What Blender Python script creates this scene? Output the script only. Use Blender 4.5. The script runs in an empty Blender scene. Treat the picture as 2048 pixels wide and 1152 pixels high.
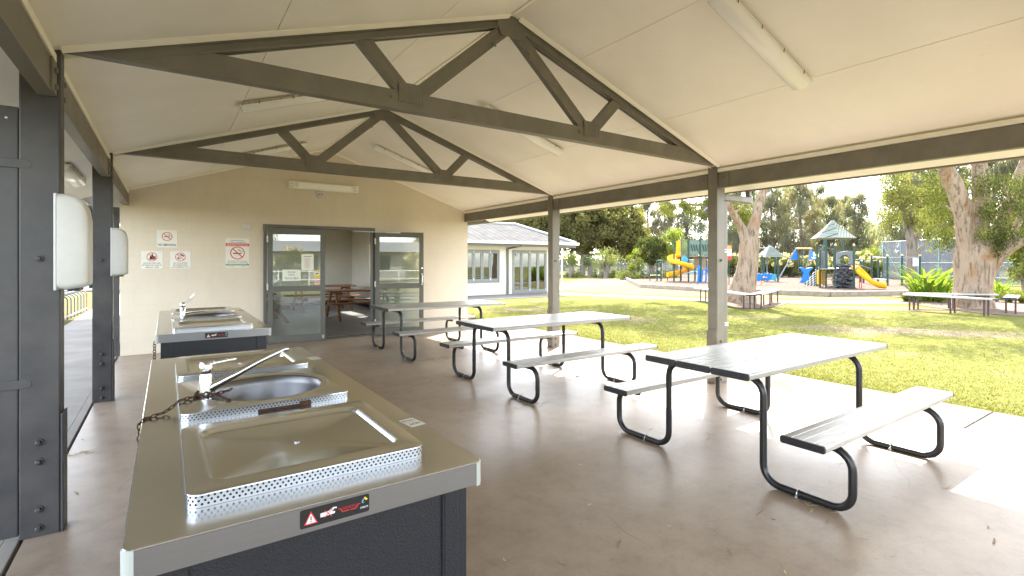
import bpy, math, random
import numpy as np
from mathutils import Vector, Matrix
R = math.radians
sc = bpy.context.scene
col = sc.collection

# ------------------------------------------------------------------ camera
EYE = 1.5
YAW = R(34.2)
cd = bpy.data.cameras.new('camera'); cam = bpy.data.objects.new('camera', cd); col.objects.link(cam)
cam.location = (0, 0, EYE)
cam.rotation_euler = (R(90), 0, -YAW)
cd.sensor_width = 36; cd.lens = 36 * 1015 / 2048
cd.shift_y = -(576 - 524) / 2048
cd.clip_start = .05; cd.clip_end = 600
sc.camera = cam
# ------------------------------------------------------------------ light
SUN_AZ, SUN_EL = R(57.0), R(43.0)          # azimuth from +Y towards +X
w = bpy.data.worlds.new('World'); sc.world = w; w.use_nodes = True
nt = w.node_tree; bg = nt.nodes['Background']
sky = nt.nodes.new('ShaderNodeTexSky'); sky.sky_type = 'NISHITA'; sky.sun_disc = False
sky.sun_elevation = SUN_EL; sky.sun_rotation = SUN_AZ
sky.air_density = 1.0; sky.dust_density = 1.2; sky.ozone_density = 1.0
hs = nt.nodes.new('ShaderNodeHueSaturation'); hs.inputs['Saturation'].default_value = .42      # thin bright haze pales the blue
nt.links.new(sky.outputs[0], hs.inputs['Color']); nt.links.new(hs.outputs[0], bg.inputs[0]); bg.inputs[1].default_value = .12
sd = bpy.data.lights.new('sun', 'SUN'); sun = bpy.data.objects.new('sun', sd); col.objects.link(sun)
sd.energy = 2.1; sd.angle = R(.5); sd.color = (1, .94, .84)
sdir = Vector((math.sin(SUN_AZ)*math.cos(SUN_EL), math.cos(SUN_AZ)*math.cos(SUN_EL), math.sin(SUN_EL)))
sun.rotation_euler = (-sdir).to_track_quat('-Z', 'Y').to_euler(); sun.location = (20, 10, 30)
vs = sc.view_settings; vs.view_transform = 'Standard'; vs.look = 'None'; vs.exposure = 3.7; vs.gamma = 1; vs.use_curve_mapping = False
sc.cycles.use_denoising = True
sc.cycles.max_bounces = 10; sc.cycles.diffuse_bounces = 7; sc.cycles.glossy_bounces = 4
sc.cycles.transmission_bounces = 6; sc.cycles.transparent_max_bounces = 12
sc.cycles.sample_clamp_indirect = 6; sc.cycles.blur_glossy = .6
sc.cycles.caustics_reflective = False; sc.cycles.caustics_refractive = False

_c, _s = math.cos(YAW), math.sin(YAW)
def gp(px, py, z=0):                        # a spot measured in the photograph, on the level z
    u = (px-1024)/1015; t = (z-EYE)/((524-py)/1015)
    return Vector(((_c*u+_s)*t, (-_s*u+_c)*t, z))
def dp(px, d, z=0):                         # the same by distance
    u = (px-1024)/1015
    return Vector(((_c*u+_s)*d, (-_s*u+_c)*d, z))
def zp(py, d): return EYE + (524-py)/1015*d

# ------------------------------------------------------------------ object helpers
ORG = {}
def props(o, label=None, cat=None, group=None, kind=None):
    if label: o['label'] = label
    if cat: o['category'] = cat
    if group: o['group'] = group
    if kind: o['kind'] = kind
    return o
def thing(name, label, cat, loc=(0, 0, 0), rz=0, group=None, local=False):
    o = bpy.data.objects.new(name, None); col.objects.link(o)
    o.empty_display_size = .2
    o.location = loc; o.rotation_euler = (0, 0, rz)
    ORG[o] = Vector((0, 0, 0)) if local else Vector(loc)
    return props(o, label, cat, group)
def kids(o): return [c for c in col.objects if c.parent == o]
def dup(root, loc, rz=0, label=None, scale=None):
    def cp(o, par):
        c = o.copy(); col.objects.link(c); c.parent = par
        for k in kids(o): cp(k, c)
        return c
    r = cp(root, None); r.location = loc; r.rotation_euler = (0, 0, rz)
    if scale: r.scale = scale
    if label: r['label'] = label
    return r

class MB:
    def __init__(s): s.v = []; s.f = []; s.m = []
    def add(s, vs_, fs, m=0):
        b = len(s.v); s.v += [tuple(p) for p in vs_]
        for f in fs: s.f.append(tuple(b+i for i in f)); s.m.append(m)
        return s
    def box(s, x0, y0, z0, x1, y1, z1, m=0):
        return s.add([(x0,y0,z0),(x1,y0,z0),(x1,y1,z0),(x0,y1,z0),(x0,y0,z1),(x1,y0,z1),(x1,y1,z1),(x0,y1,z1)],
              [(0,3,2,1),(4,5,6,7),(0,1,5,4),(1,2,6,5),(2,3,7,6),(3,0,4,7)], m)
    def hexa(s, b, t, m=0):                 # 4 bottom + 4 top corners
        return s.add(list(b)+list(t), [(0,3,2,1),(4,5,6,7),(0,1,5,4),(1,2,6,5),(2,3,7,6),(3,0,4,7)], m)
    def bar(s, p0, p1, a, b, up=(0, 0, 1), m=0):   # a across, b along "up"
        p0 = Vector(p0); p1 = Vector(p1); d = (p1-p0).normalized(); u = Vector(up)
        x = d.cross(u)
        if x.length < 1e-4: x = d.cross(Vector((0, 1, 0)))
        x.normalize(); u = x.cross(d).normalized()
        q = [(-a/2,-b/2),(a/2,-b/2),(a/2,b/2),(-a/2,b/2)]
        return s.hexa([p0+x*i+u*j for i, j in q], [p1+x*i+u*j for i, j in q], m)
    def tube(s, pts, r, n=8, m=0, caps=True, closed=False):
        pts = [Vector(p) for p in pts]; N = len(pts)
        rs = r if isinstance(r, (list, tuple)) else [r]*N
        ta = []
        for i in range(N):
            a = pts[(i-1) % N] if (closed or i) else pts[0]
            b = pts[(i+1) % N] if (closed or i < N-1) else pts[-1]
            ta.append((b-a).normalized())
        up = Vector((0, 0, 1)) if abs(ta[0].z) < .9 else Vector((1, 0, 0))
        nrm = (up - ta[0]*up.dot(ta[0])).normalized(); V = []; F = []
        for i in range(N):
            nrm = (nrm - ta[i]*nrm.dot(ta[i])).normalized(); bi = ta[i].cross(nrm)
            for k in range(n):
                an = 2*math.pi*k/n
                V.append(pts[i] + (nrm*math.cos(an)+bi*math.sin(an))*rs[i])
        for i in range(N if closed else N-1):
            j = (i+1) % N
            for k in range(n): F.append((i*n+k, i*n+(k+1) % n, j*n+(k+1) % n, j*n+k))
        if caps and not closed:
            F.append(tuple(range(n))[::-1]); F.append(tuple((N-1)*n+k for k in range(n)))
        return s.add(V, F, m)
    def cyl(s, p0, p1, r, n=12, m=0, r1=None): return s.tube([p0, p1], [r, r if r1 is None else r1], n, m)
    def lathe(s, prof, c=(0, 0, 0), n=20, m=0, M=None):
        V = []; F = []; L = len(prof)
        for r, z in prof:
            for k in range(n):
                a = 2*math.pi*k/n; V.append(Vector((r*math.cos(a), r*math.sin(a), z)))
        for i in range(L-1):
            for k in range(n): F.append((i*n+k, i*n+(k+1) % n, (i+1)*n+(k+1) % n, (i+1)*n+k))
        F.append(tuple(range(n))[::-1]); F.append(tuple((L-1)*n+k for k in range(n)))
        M = M or Matrix.Identity(4); c = Vector(c)
        return s.add([M @ p + c for p in V], F, m)
    def loft(s, rings, c0=False, c1=True, m=0):
        n = len(rings[0]); V = [p for r in rings for p in r]; F = []
        for i in range(len(rings)-1):
            for k in range(n): F.append((i*n+k, i*n+(k+1) % n, (i+1)*n+(k+1) % n, (i+1)*n+k))
        if c0: F.append(tuple(range(n))[::-1])
        if c1: F.append(tuple((len(rings)-1)*n+k for k in range(n)))
        return s.add(V, F, m)
    def prism(s, poly, fn, t0, t1, m=0):    # fn(a, b, t) -> point
        n = len(poly)
        V = [fn(a, b, t0) for a, b in poly] + [fn(a, b, t1) for a, b in poly]
        F = [tuple(range(n))[::-1], tuple(n+k for k in range(n))] + [(k, (k+1) % n, n+(k+1) % n, n+k) for k in range(n)]
        return s.add(V, F, m)
    def poly(s, pts, m=0): return s.add(pts, [tuple(range(len(pts)))], m)
    def mesh(s, name, mats, org=None, smooth=False, ang=40):
        me = bpy.data.meshes.new(name)
        v = s.v if org is None or org.length == 0 else [(p[0]-org.x, p[1]-org.y, p[2]-org.z) for p in s.v]
        me.from_pydata(v, [], s.f)
        for mt in (mats if isinstance(mats, (list, tuple)) else [mats]): me.materials.append(mt)
        me.polygons.foreach_set('material_index', s.m)
        if smooth:
            me.polygons.foreach_set('use_smooth', [True]*len(s.f))
            me.set_sharp_from_angle(angle=R(ang))
        me.update(); return me
    def build(s, name, mats, parent=None, smooth=False, bevel=0, ang=40, loc=None, rz=0):
        org = ORG.get(parent, Vector((0, 0, 0))) if parent else (Vector(loc) if loc is not None else Vector((0, 0, 0)))
        import bmesh
        me = s.mesh(name, mats, org, smooth, ang)
        bm = bmesh.new(); bm.from_mesh(me); bmesh.ops.recalc_face_normals(bm, faces=bm.faces); bm.to_mesh(me); bm.free()
        o = bpy.data.objects.new(name, me); col.objects.link(o)
        if parent: o.parent = parent; ORG[o] = org
        elif loc is not None: o.location = loc; o.rotation_euler = (0, 0, rz); ORG[o] = org
        if bevel:
            b = o.modifiers.new('bevel', 'BEVEL'); b.width = bevel; b.segments = 2; b.limit_method = 'ANGLE'; b.angle_limit = R(35)
            b.harden_normals = False
        return o

def npmesh(name, V, F, mats, mi=None):
    me = bpy.data.meshes.new(name); k = F.shape[1]
    me.vertices.add(len(V)); me.vertices.foreach_set('co', V.astype(np.float32).ravel())
    me.loops.add(F.size); me.loops.foreach_set('vertex_index', F.astype(np.int32).ravel())
    me.polygons.add(len(F)); me.polygons.foreach_set('loop_start', np.arange(0, F.size, k, dtype=np.int32))
    for mt in (mats if isinstance(mats, (list, tuple)) else [mats]): me.materials.append(mt)
    if mi is not None: me.polygons.foreach_set('material_index', mi.astype(np.int32))
    me.update(calc_edges=True); return me
def link(name, me, parent=None, loc=None):
    o = bpy.data.objects.new(name, me); col.objects.link(o)
    if parent: o.parent = parent
    if loc is not None: o.location = loc
    return o

def fillet(pts, r, n=6):                    # round the corners of a polyline
    P = [Vector(p) for p in pts]; out = [P[0]]
    for i in range(1, len(P)-1):
        a = (P[i-1]-P[i]); b = (P[i+1]-P[i]); la, lb = a.length, b.length; a.normalize(); b.normalize()
        half = a.angle(b)/2; rr_ = min(r[i-1] if isinstance(r, (list, tuple)) else r, .98*min(la, lb)*math.tan(half))
        t = rr_/math.tan(half); c = P[i] + (a+b).normalized()*(rr_/math.sin(half))
        p0 = P[i]+a*t; p1 = P[i]+b*t; v0 = p0-c; v1 = p1-c; an = v0.angle(v1)
        for k in range(n+1):
            f = k/n; out.append(c + (v0*math.sin((1-f)*an)+v1*math.sin(f*an))/math.sin(an))
    out.append(P[-1]); return out
def rring(cx, cy, w_, h_, r, z, n=7):       # rounded rectangle ring
    out = []
    for q, (sx, sy) in enumerate(((1, 1), (-1, 1), (-1, -1), (1, -1))):
        for k in range(n+1):
            a = math.pi/2*(q + k/n)
            out.append((cx+sx*(w_/2-r)+r*math.cos(a), cy+sy*(h_/2-r)+r*math.sin(a), z))
    return out
def cring(cx, cy, r, z, n=7, e=1.0):
    out = []
    for q in range(4):
        for k in range(n+1):
            a = math.pi/2*(q + (k+.5)/(n+1)); out.append((cx+r*math.cos(a)*e, cy+r*math.sin(a), z))
    return out

_tx = {}
def text(mb, body, o, xd, yd, size, m=0, width=None, align='CENTER', bold=0.0):
    key = (body, bold)
    if key not in _tx:
        cu = bpy.data.curves.new('t', 'FONT'); cu.body = body; cu.size = 1; cu.offset = bold; cu.resolution_u = 3
        ob = bpy.data.objects.new('t', cu); col.objects.link(ob)
        dg = bpy.context.evaluated_depsgraph_get(); me = bpy.data.meshes.new_from_object(ob.evaluated_get(dg))
        _tx[key] = ([tuple(v.co) for v in me.vertices], [tuple(p.vertices) for p in me.polygons])
        bpy.data.objects.remove(ob); bpy.data.curves.remove(cu); bpy.data.meshes.remove(me)
    V, F = _tx[key]
    x0 = min(v[0] for v in V); x1 = max(v[0] for v in V)
    sx = size if width is None else width/(x1-x0)
    off = (x0+x1)/2 if align == 'CENTER' else x0
    o = Vector(o); xd = Vector(xd); yd = Vector(yd)
    mb.add([o + xd*((v[0]-off)*sx) + yd*(v[1]*size) for v in V], F, m)

# ------------------------------------------------------------------ materials
def new(name):
    m = bpy.data.materials.new(name); m.use_nodes = True; return m, m.node_tree, m.node_tree.nodes['Principled BSDF']
def coords(t, which='Object', scale=None):
    tc = t.nodes.new('ShaderNodeTexCoord'); out = tc.outputs[which]
    if scale is not None:
        mp = t.nodes.new('ShaderNodeMapping'); mp.inputs['Scale'].default_value = scale
        t.links.new(out, mp.inputs[0]); out = mp.outputs[0]
    return out
def noise(t, vec, scale, detail=4, rough=.55):
    n = t.nodes.new('ShaderNodeTexNoise'); n.inputs['Scale'].default_value = scale
    n.inputs['Detail'].default_value = detail; n.inputs['Roughness'].default_value = rough
    t.links.new(vec, n.inputs['Vector']); return n.outputs['Fac']
def ramp(t, fac, stops):
    r = t.nodes.new('ShaderNodeValToRGB'); e = r.color_ramp.elements
    while len(e) < len(stops): e.new(.5)
    for i, (p, c) in enumerate(stops): e[i].position = p; e[i].color = (c, c, c, 1) if isinstance(c, (int, float)) else (*c, 1)
    t.links.new(fac, r.inputs[0]); return r.outputs[0]
def mixc(t, fac, a, b, mode='MIX'):
    n = t.nodes.new('ShaderNodeMix'); n.data_type = 'RGBA'; n.blend_type = mode
    for sock, val in ((n.inputs['Factor'], fac), (n.inputs[6], a), (n.inputs[7], b)):
        if isinstance(val, (int, float)): sock.default_value = val
        elif isinstance(val, tuple): sock.default_value = (*val, 1)
        else: t.links.new(val, sock)
    return n.outputs[2]
def bump(t, b, height, strength=.3, dist=.01):
    n = t.nodes.new('ShaderNodeBump'); n.inputs['Strength'].default_value = strength; n.inputs['Distance'].default_value = dist
    t.links.new(height, n.inputs['Height']); t.links.new(n.outputs[0], b.inputs['Normal']); return n
def pm(name, c, rough=.5, metal=0, c2=None, ns=6, lo=.35, hi=.65, bs=None, bst=.2, bd=.003, r2=None, sc3=None, spec=.5, coat=0):
    m, t, b = new(name); b.inputs['Base Color'].default_value = (*c, 1); b.inputs['Roughness'].default_value = rough
    b.inputs['Metallic'].default_value = metal; b.inputs['Specular IOR Level'].default_value = spec
    b.inputs['Coat Weight'].default_value = coat
    v = coords(t, scale=sc3)
    if c2 or r2 is not None:
        n = noise(t, v, ns, 5, .6)
        if c2: t.links.new(ramp(t, n, [(lo, c), (hi, c2)]), b.inputs['Base Color'])
        if r2 is not None: t.links.new(ramp(t, n, [(lo, rough), (hi, r2)]), b.inputs['Roughness'])
    if bs: bump(t, b, noise(t, v, bs, 4, .6), bst, bd)
    return m

M = {}
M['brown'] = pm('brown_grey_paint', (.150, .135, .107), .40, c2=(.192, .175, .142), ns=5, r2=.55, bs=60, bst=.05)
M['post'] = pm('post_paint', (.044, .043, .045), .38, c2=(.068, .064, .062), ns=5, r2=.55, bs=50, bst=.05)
def ceilmat():
    m, t, b = new('ceiling_paint'); b.inputs['Roughness'].default_value = .55; v = coords(t)
    c = ramp(t, noise(t, v, .9, 5, .6), [(.35, (.89, .86, .795)), (.65, (.82, .785, .71))])
    c = mixc(t, 1.0, c, ramp(t, noise(t, v, 2.6, 6, .8), [(.24, .80), (.36, 1.0)]), 'MULTIPLY')
    c = mixc(t, 1.0, c, ramp(t, noise(t, v, 30, 3, .8), [(.20, .6), (.27, 1.0)]), 'MULTIPLY')
    t.links.new(c, b.inputs['Base Color']); bump(t, b, noise(t, v, 1.2, 3, .5), .10, .02); return m
M['ceil'] = ceilmat()
M['ceil_plain'] = pm('ceiling_paint', (.89, .86, .795), .55, c2=(.82, .785, .71), ns=.9, bs=90, bst=.04)
M['trim'] = pm('cream_trim', (.86, .82, .72), .45)
M['gap'] = pm('ceiling_gap', (.62, .57, .48), .8)
M['white'] = pm('white_plastic', (.60, .60, .585), .3, c2=(.55, .55, .53), ns=6)
M['white_rough'] = pm('white_enamel', (.84, .83, .79), .45, c2=(.76, .74, .68), ns=9)
M['steel'] = pm('steel_bolts', (.5, .5, .48), .35, 1)
M['chrome'] = pm('chrome', (.62, .63, .64), .14, 1, r2=.24, ns=20)
M['black'] = pm('black_plastic', (.012, .012, .013), .4)
M['hole'] = pm('hole_dark', (.01, .01, .01), .9)
M['rust'] = pm('rusty_steel', (.035, .024, .018), .6, .6, c2=(.11, .05, .025), ns=60, bs=200, bst=.4)
M['tube'] = pm('black_powdercoat', (.014, .014, .015), .28, r2=.42, ns=14, bs=120, bst=.06)
M['cap'] = pm('black_end_cap', (.016, .015, .015), .55, c2=(.05, .048, .045), ns=60, lo=.6, hi=.8)
M['red'] = pm('sign_red', (.62, .03, .03), .4)
M['green_p'] = pm('sign_green', (.05, .22, .10), .4)
M['blue_p'] = pm('sign_blue', (.12, .35, .62), .4)
M['sign'] = pm('sign_white', (.74, .74, .68), .4, c2=(.70, .69, .62), ns=20)
M['ink'] = pm('ink', (.02, .02, .02), .5)
M['paper'] = pm('paper', (.72, .74, .66), .7)
M['yellow_p'] = pm('sign_yellow', (.85, .6, .02), .4)
M['pink_p'] = pm('sign_pink', (.75, .5, .45), .5)
M['frame'] = pm('door_frame_grey', (.105, .105, .092), .38, c2=(.115, .115, .10), ns=4)
M['wood'] = None
M['glove'] = pm('sticker_white', (.7, .7, .7), .4)

def stainless(name, c=(.80, .81, .81), rough=.19):
    m, t, b = new(name); b.inputs['Metallic'].default_value = 1
    v = coords(t); v2 = coords(t, scale=(3, 90, 90)); n = noise(t, v2, 3, 5, .7); n2 = noise(t, v, 3.5, 5, .65)
    t.links.new(mixc(t, 1.0, ramp(t, n2, [(.2, tuple(x*.90 for x in c)), (.8, c)]), ramp(t, n, [(.25, .90), (.75, 1.0)]), 'MULTIPLY'), b.inputs['Base Color'])
    r1 = ramp(t, n2, [(.2, rough+(.055 if rough < .25 else .03)), (.8, rough)])
    t.links.new(r1, b.inputs['Roughness'])
    return m
M['ss'] = stainless('brushed_stainless')
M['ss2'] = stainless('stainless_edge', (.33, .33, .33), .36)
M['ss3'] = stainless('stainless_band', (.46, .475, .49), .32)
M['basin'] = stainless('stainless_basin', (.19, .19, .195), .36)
M['trimgrey'] = pm('grey_corner_trim', (.42, .45, .43), .4)
def hammertone():
    m, t, b = new('hammertone_paint'); v = coords(t)
    n = t.nodes.new('ShaderNodeTexVoronoi'); n.inputs['Scale'].default_value = 190; t.links.new(v, n.inputs['Vector'])
    n2 = noise(t, v, 260, 2)
    t.links.new(ramp(t, n2, [(.3, (.009, .010, .014)), (.8, (.022, .024, .031))]), b.inputs['Base Color'])
    b.inputs['Roughness'].default_value = .38; bump(t, b, n.outputs['Distance'], .5, .0015); return m
M['hammer'] = hammertone()
def aluminium():
    m, t, b = new('anodised_aluminium'); b.inputs['Specular IOR Level'].default_value = .25; b.inputs['Metallic'].default_value = .35; b.inputs['Roughness'].default_value = .36
    v = coords(t, scale=(1, 6, 6)); n = noise(t, v, 6, 5, .6)
    t.links.new(ramp(t, n, [(.3, (.31, .305, .29)), (.7, (.42, .415, .40))]), b.inputs['Base Color'])
    t.links.new(ramp(t, n, [(.3, .42), (.7, .30)]), b.inputs['Roughness']); return m
M['alu'] = aluminium()
def wallmat(name, c, c2, mortar=.9, bs=.35):
    m, t, b = new(name); b.inputs['Roughness'].default_value = .62
    tc = coords(t); mp = t.nodes.new('ShaderNodeMapping'); mp.inputs['Rotation'].default_value = (R(-90), 0, 0); t.links.new(tc, mp.inputs[0])
    br = t.nodes.new('ShaderNodeTexBrick'); br.inputs['Scale'].default_value = 1; br.inputs['Brick Width'].default_value = .4
    br.inputs['Row Height'].default_value = .2; br.inputs['Mortar Size'].default_value = .005; br.inputs['Mortar Smooth'].default_value = .8
    br.inputs['Color1'].default_value = (1, 1, 1, 1); br.inputs['Color2'].default_value = (1, 1, 1, 1); br.inputs['Mortar'].default_value = (0, 0, 0, 1)
    t.links.new(mp.outputs[0], br.inputs['Vector'])
    n = noise(t, tc, 1.3, 5); cc = ramp(t, n, [(.3, c), (.7, c2)])
    cc = mixc(t, 1.0, cc, ramp(t, noise(t, coords(t, scale=(1, 1, .35)), 5, 6, .75), [(.28, .94), (.5, 1.0)]), 'MULTIPLY')
    cc = mixc(t, 1.0, cc, ramp(t, noise(t, tc, 14, 3, .8), [(.22, .82), (.31, 1.0)]), 'MULTIPLY')
    mu = mixc(t, br.outputs['Color'], tuple(x*mortar for x in c), cc)
    t.links.new(mu, b.inputs['Base Color'])
    n3 = noise(t, tc, 90, 3); ad = t.nodes.new('ShaderNodeMath'); ad.operation = 'MULTIPLY_ADD'
    t.links.new(n3, ad.inputs[0]); ad.inputs[1].default_value = .25; t.links.new(br.outputs['Color'], ad.inputs[2])
    bump(t, b, ad.outputs[0], bs, .003); return m
M['wall'] = wallmat('cream_block_wall', (.62, .55, .44), (.665, .595, .485), .975, .3)
M['cwall'] = wallmat('white_block_wall', (.62, .58, .51), (.66, .62, .55), .93, .4)
M['inwall'] = pm('room_wall_paint', (.66, .63, .56), .6, c2=(.62, .59, .52), ns=1.5)
M['infloor'] = pm('room_floor', (.19, .19, .19), .35, c2=(.15, .15, .15), ns=2, bs=40, bst=.05)

def concrete(name, a, b_, rough=(.22, .5), ns=1.1, *more, spec=.2, **kw):
    return concrete_(name, a, b_, rough, ns, *more, spec=spec, **kw)
def concrete_(name, a, b_, rough=(.22, .5), ns=1.1, speck=True, bst=.12, stain=(.7, .62, .55), cracks=0, spec=.2):
    m, t, b = new(name); v = coords(t); b.inputs['Specular IOR Level'].default_value = spec
    n1 = noise(t, v, ns, 6, .62); n2 = noise(t, v, ns*.28, 4, .5); n3 = noise(t, v, 45, 4, .65)
    c0 = ramp(t, n1, [(.28, a), (.72, b_)])
    c1 = mixc(t, ramp(t, n2, [(.38, 0), (.7, .75)]), c0, mixc(t, 1.0, c0, stain, 'MULTIPLY'))
    sp = ramp(t, n3, [(.30, .55), (.43, 1)]) if speck else None
    c1 = mixc(t, 1.0, c1, ramp(t, noise(t, v, 5.5, 6, .72), [(.30, .80), (.52, 1.0), (.75, 1.08)]), 'MULTIPLY')
    c1 = mixc(t, 1.0, c1, ramp(t, noise(t, v, 19, 3, .8), [(.25, .62), (.36, 1.0)]), 'MULTIPLY')
    cfin = mixc(t, .5, c1, mixc(t, 1.0, c1, sp, 'MULTIPLY')) if speck else c1
    if cracks:                              # thin meandering scuffs and hairlines
        vo = t.nodes.new('ShaderNodeTexVoronoi'); vo.feature = 'DISTANCE_TO_EDGE'; vo.inputs['Scale'].default_value = .45
        dn = t.nodes.new('ShaderNodeVectorMath'); dn.operation = 'ADD'
        nn = t.nodes.new('ShaderNodeTexNoise'); nn.inputs['Scale'].default_value = 1.6; t.links.new(v, nn.inputs['Vector'])
        nm_ = t.nodes.new('ShaderNodeVectorMath'); nm_.operation = 'SCALE'; nm_.inputs['Scale'].default_value = .3; t.links.new(nn.outputs['Color'], nm_.inputs[0]); t.links.new(v, dn.inputs[0]); t.links.new(nm_.outputs[0], dn.inputs[1]); t.links.new(dn.outputs[0], vo.inputs['Vector'])
        ck = ramp(t, vo.outputs['Distance'], [(0, 1), (.0022, 0)])
        gate = ramp(t, noise(t, v, .8, 2), [(.52, 0), (.58, cracks)])
        mm = t.nodes.new('ShaderNodeMath'); mm.operation = 'MULTIPLY'; t.links.new(ck, mm.inputs[0]); t.links.new(gate, mm.inputs[1])
        cfin = mixc(t, mm.outputs[0], cfin, tuple(x*.45 for x in a))
    t.links.new(cfin, b.inputs['Base Color'])
    t.links.new(ramp(t, n1, [(.15, rough[0]), (.9, rough[1])]), b.inputs['Roughness'])
    ad = t.nodes.new('ShaderNodeMath'); ad.operation = 'ADD'; t.links.new(n1, ad.inputs[0]); t.links.new(n3, ad.inputs[1])
    bump(t, b, ad.outputs[0], bst, .004); return m
M['floor'] = concrete('sealed_concrete', (.275, .215, .160), (.385, .308, .235), (.28, .46), 1.1, True, .12, stain=(.66, .6, .55), cracks=.45)
M['apron'] = concrete('broom_concrete', (.150, .140, .125), (.205, .193, .172), (.7, .85), 1.4, True, .2, spec=0)
M['path'] = concrete('path_concrete', (.21, .203, .19), (.27, .26, .243), (.6, .8), .8, True, .2, spec=0)
M['asphalt'] = pm('asphalt', (.055, .055, .058), .8, c2=(.08, .08, .08), ns=3, bs=60, bst=.3)
M['court'] = pm('court_concrete', (.21, .21, .22), .8, c2=(.18, .18, .19), ns=.5, spec=0)

def ramp2(t, val, lo, hi):                   # 1 below lo, 0 above hi
    n = t.nodes.new('ShaderNodeMapRange'); n.inputs['From Min'].default_value = lo; n.inputs['From Max'].default_value = hi
    n.inputs['To Min'].default_value = 1; n.inputs['To Max'].default_value = 0; t.links.new(val, n.inputs['Value']); return n.outputs[0]
def lawnmat(dry=0.0):
    m, t, b = new('lawn_turf'); b.inputs['Roughness'].default_value = .95; b.inputs['Specular IOR Level'].default_value = 0
    v = coords(t)
    n1 = noise(t, v, .35, 6, .62); n2 = noise(t, v, 7, 5, .7); n3 = noise(t, v, 60, 4, .7)
    g = ramp(t, n2, [(.3, (.098, .102, .028)), (.55, (.144, .145, .046)), (.75, (.19, .175, .070))])
    d = ramp(t, n2, [(.3, (.17, .13, .095)), (.7, (.25, .195, .145))])
    pat = ramp(t, n1, [(.56, 0), (.68, .9)])
    for (ax, ay), (bx_, by_), rad_ in ((gp(1570, 652)[:2], gp(2120, 672)[:2], .75), (gp(1560, 611)[:2], gp(2000, 622)[:2], .8)):     # worn ground, ragged edges
        L_ = math.hypot(bx_-ax, by_-ay); mp = t.nodes.new('ShaderNodeMapping'); mp.vector_type = 'TEXTURE'
        mp.inputs['Location'].default_value = ((ax+bx_)/2, (ay+by_)/2, 0); mp.inputs['Rotation'].default_value = (0, 0, math.atan2(by_-ay, bx_-ax)); mp.inputs['Scale'].default_value = (L_/2, rad_, 1)
        t.links.new(v, mp.inputs[0]); ln_ = t.nodes.new('ShaderNodeVectorMath'); ln_.operation = 'LENGTH'; t.links.new(mp.outputs[0], ln_.inputs[0])
        ad_ = t.nodes.new('ShaderNodeMath'); ad_.operation = 'MULTIPLY_ADD'; t.links.new(noise(t, v, 1.1, 6, .7), ad_.inputs[0]); ad_.inputs[1].default_value = 1.6; t.links.new(ln_.outputs['Value'], ad_.inputs[2])
        pat = mixc(t, ramp(t, ad_.outputs[0], [(.0, 1), (1, 0)]) if False else ramp2(t, ad_.outputs[0], 1.35, 1.95), pat, (.85, .85, .85))
    # worn strips: object y (across) drives more dry turf further out
    c = mixc(t, pat, g, d)
    c = mixc(t, .55, c, mixc(t, 1.0, c, ramp(t, n3, [(.3, .4), (.6, 1.25)]), 'MULTIPLY'))
    t.links.new(c, b.inputs['Base Color'])
    ad = t.nodes.new('ShaderNodeMath'); ad.operation = 'ADD'; t.links.new(n2, ad.inputs[0]); t.links.new(n3, ad.inputs[1])
    bump(t, b, ad.outputs[0], .8, .03); return m
M['lawn'] = lawnmat()
def patchmat(name, a, b_, ns=5, bst=.8):
    m, t, b = new(name); b.inputs['Roughness'].default_value = .95; b.inputs['Specular IOR Level'].default_value = 0
    v = coords(t); n = noise(t, v, ns, 6, .75); n3 = noise(t, v, 38, 4, .8)
    c = ramp(t, n, [(.3, a), (.7, b_)])
    c = mixc(t, .7, c, mixc(t, 1.0, c, ramp(t, n3, [(.3, .35), (.62, 1.35)]), 'MULTIPLY'))
    t.links.new(c, b.inputs['Base Color']); bump(t, b, n3, bst, .03); return m
M['dry'] = patchmat('dry_turf', (.15, .115, .070), (.205, .16, .102), 2)
M['bark'] = patchmat('bark_chips', (.105, .076, .062), (.17, .13, .108), 9, 1)
M['mulch'] = patchmat('mulch_dark', (.15, .11, .09), (.26, .2, .16), 9, 1)
M['soil'] = patchmat('bare_ground', (.12, .095, .06), (.13, .135, .05), 3)

def glassmat(name, tint=(.9, .95, .92), refl=1.0, rough=.0):
    m, t, b = new(name); t.nodes.remove(b); out = t.nodes['Material Output']
    fr = t.nodes.new('ShaderNodeFresnel'); fr.inputs[0].default_value = 1.45
    tr = t.nodes.new('ShaderNodeBsdfTransparent'); tr.inputs[0].default_value = (*tint, 1)
    gl = t.nodes.new('ShaderNodeBsdfGlossy'); gl.inputs['Roughness'].default_value = rough; gl.inputs[0].default_value = (1, 1, 1, 1)
    mu = t.nodes.new('ShaderNodeMath'); mu.operation = 'MULTIPLY_ADD'; mu.inputs[1].default_value = refl; mu.inputs[2].default_value = .03; mu.use_clamp = True
    t.links.new(fr.outputs[0], mu.inputs[0]); mx = t.nodes.new('ShaderNodeMixShader')
    t.links.new(mu.outputs[0], mx.inputs[0]); t.links.new(tr.outputs[0], mx.inputs[1]); t.links.new(gl.outputs[0], mx.inputs[2])
    t.links.new(mx.outputs[0], out.inputs[0]); return m
M['glass'] = glassmat('door_glass', (.80, .85, .80), 2.0)
M['cglass'] = glassmat('cottage_glass', (.42, .48, .44), 3.0)
def diffusermat():
    m, t, b = new('prismatic_diffuser'); b.inputs['Base Color'].default_value = (.88, .88, .84, 1); b.inputs['Roughness'].default_value = .18
    b.inputs['Transmission Weight'].default_value = .0; b.inputs['IOR'].default_value = 1.4
    return m
M['diff'] = diffusermat()

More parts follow.
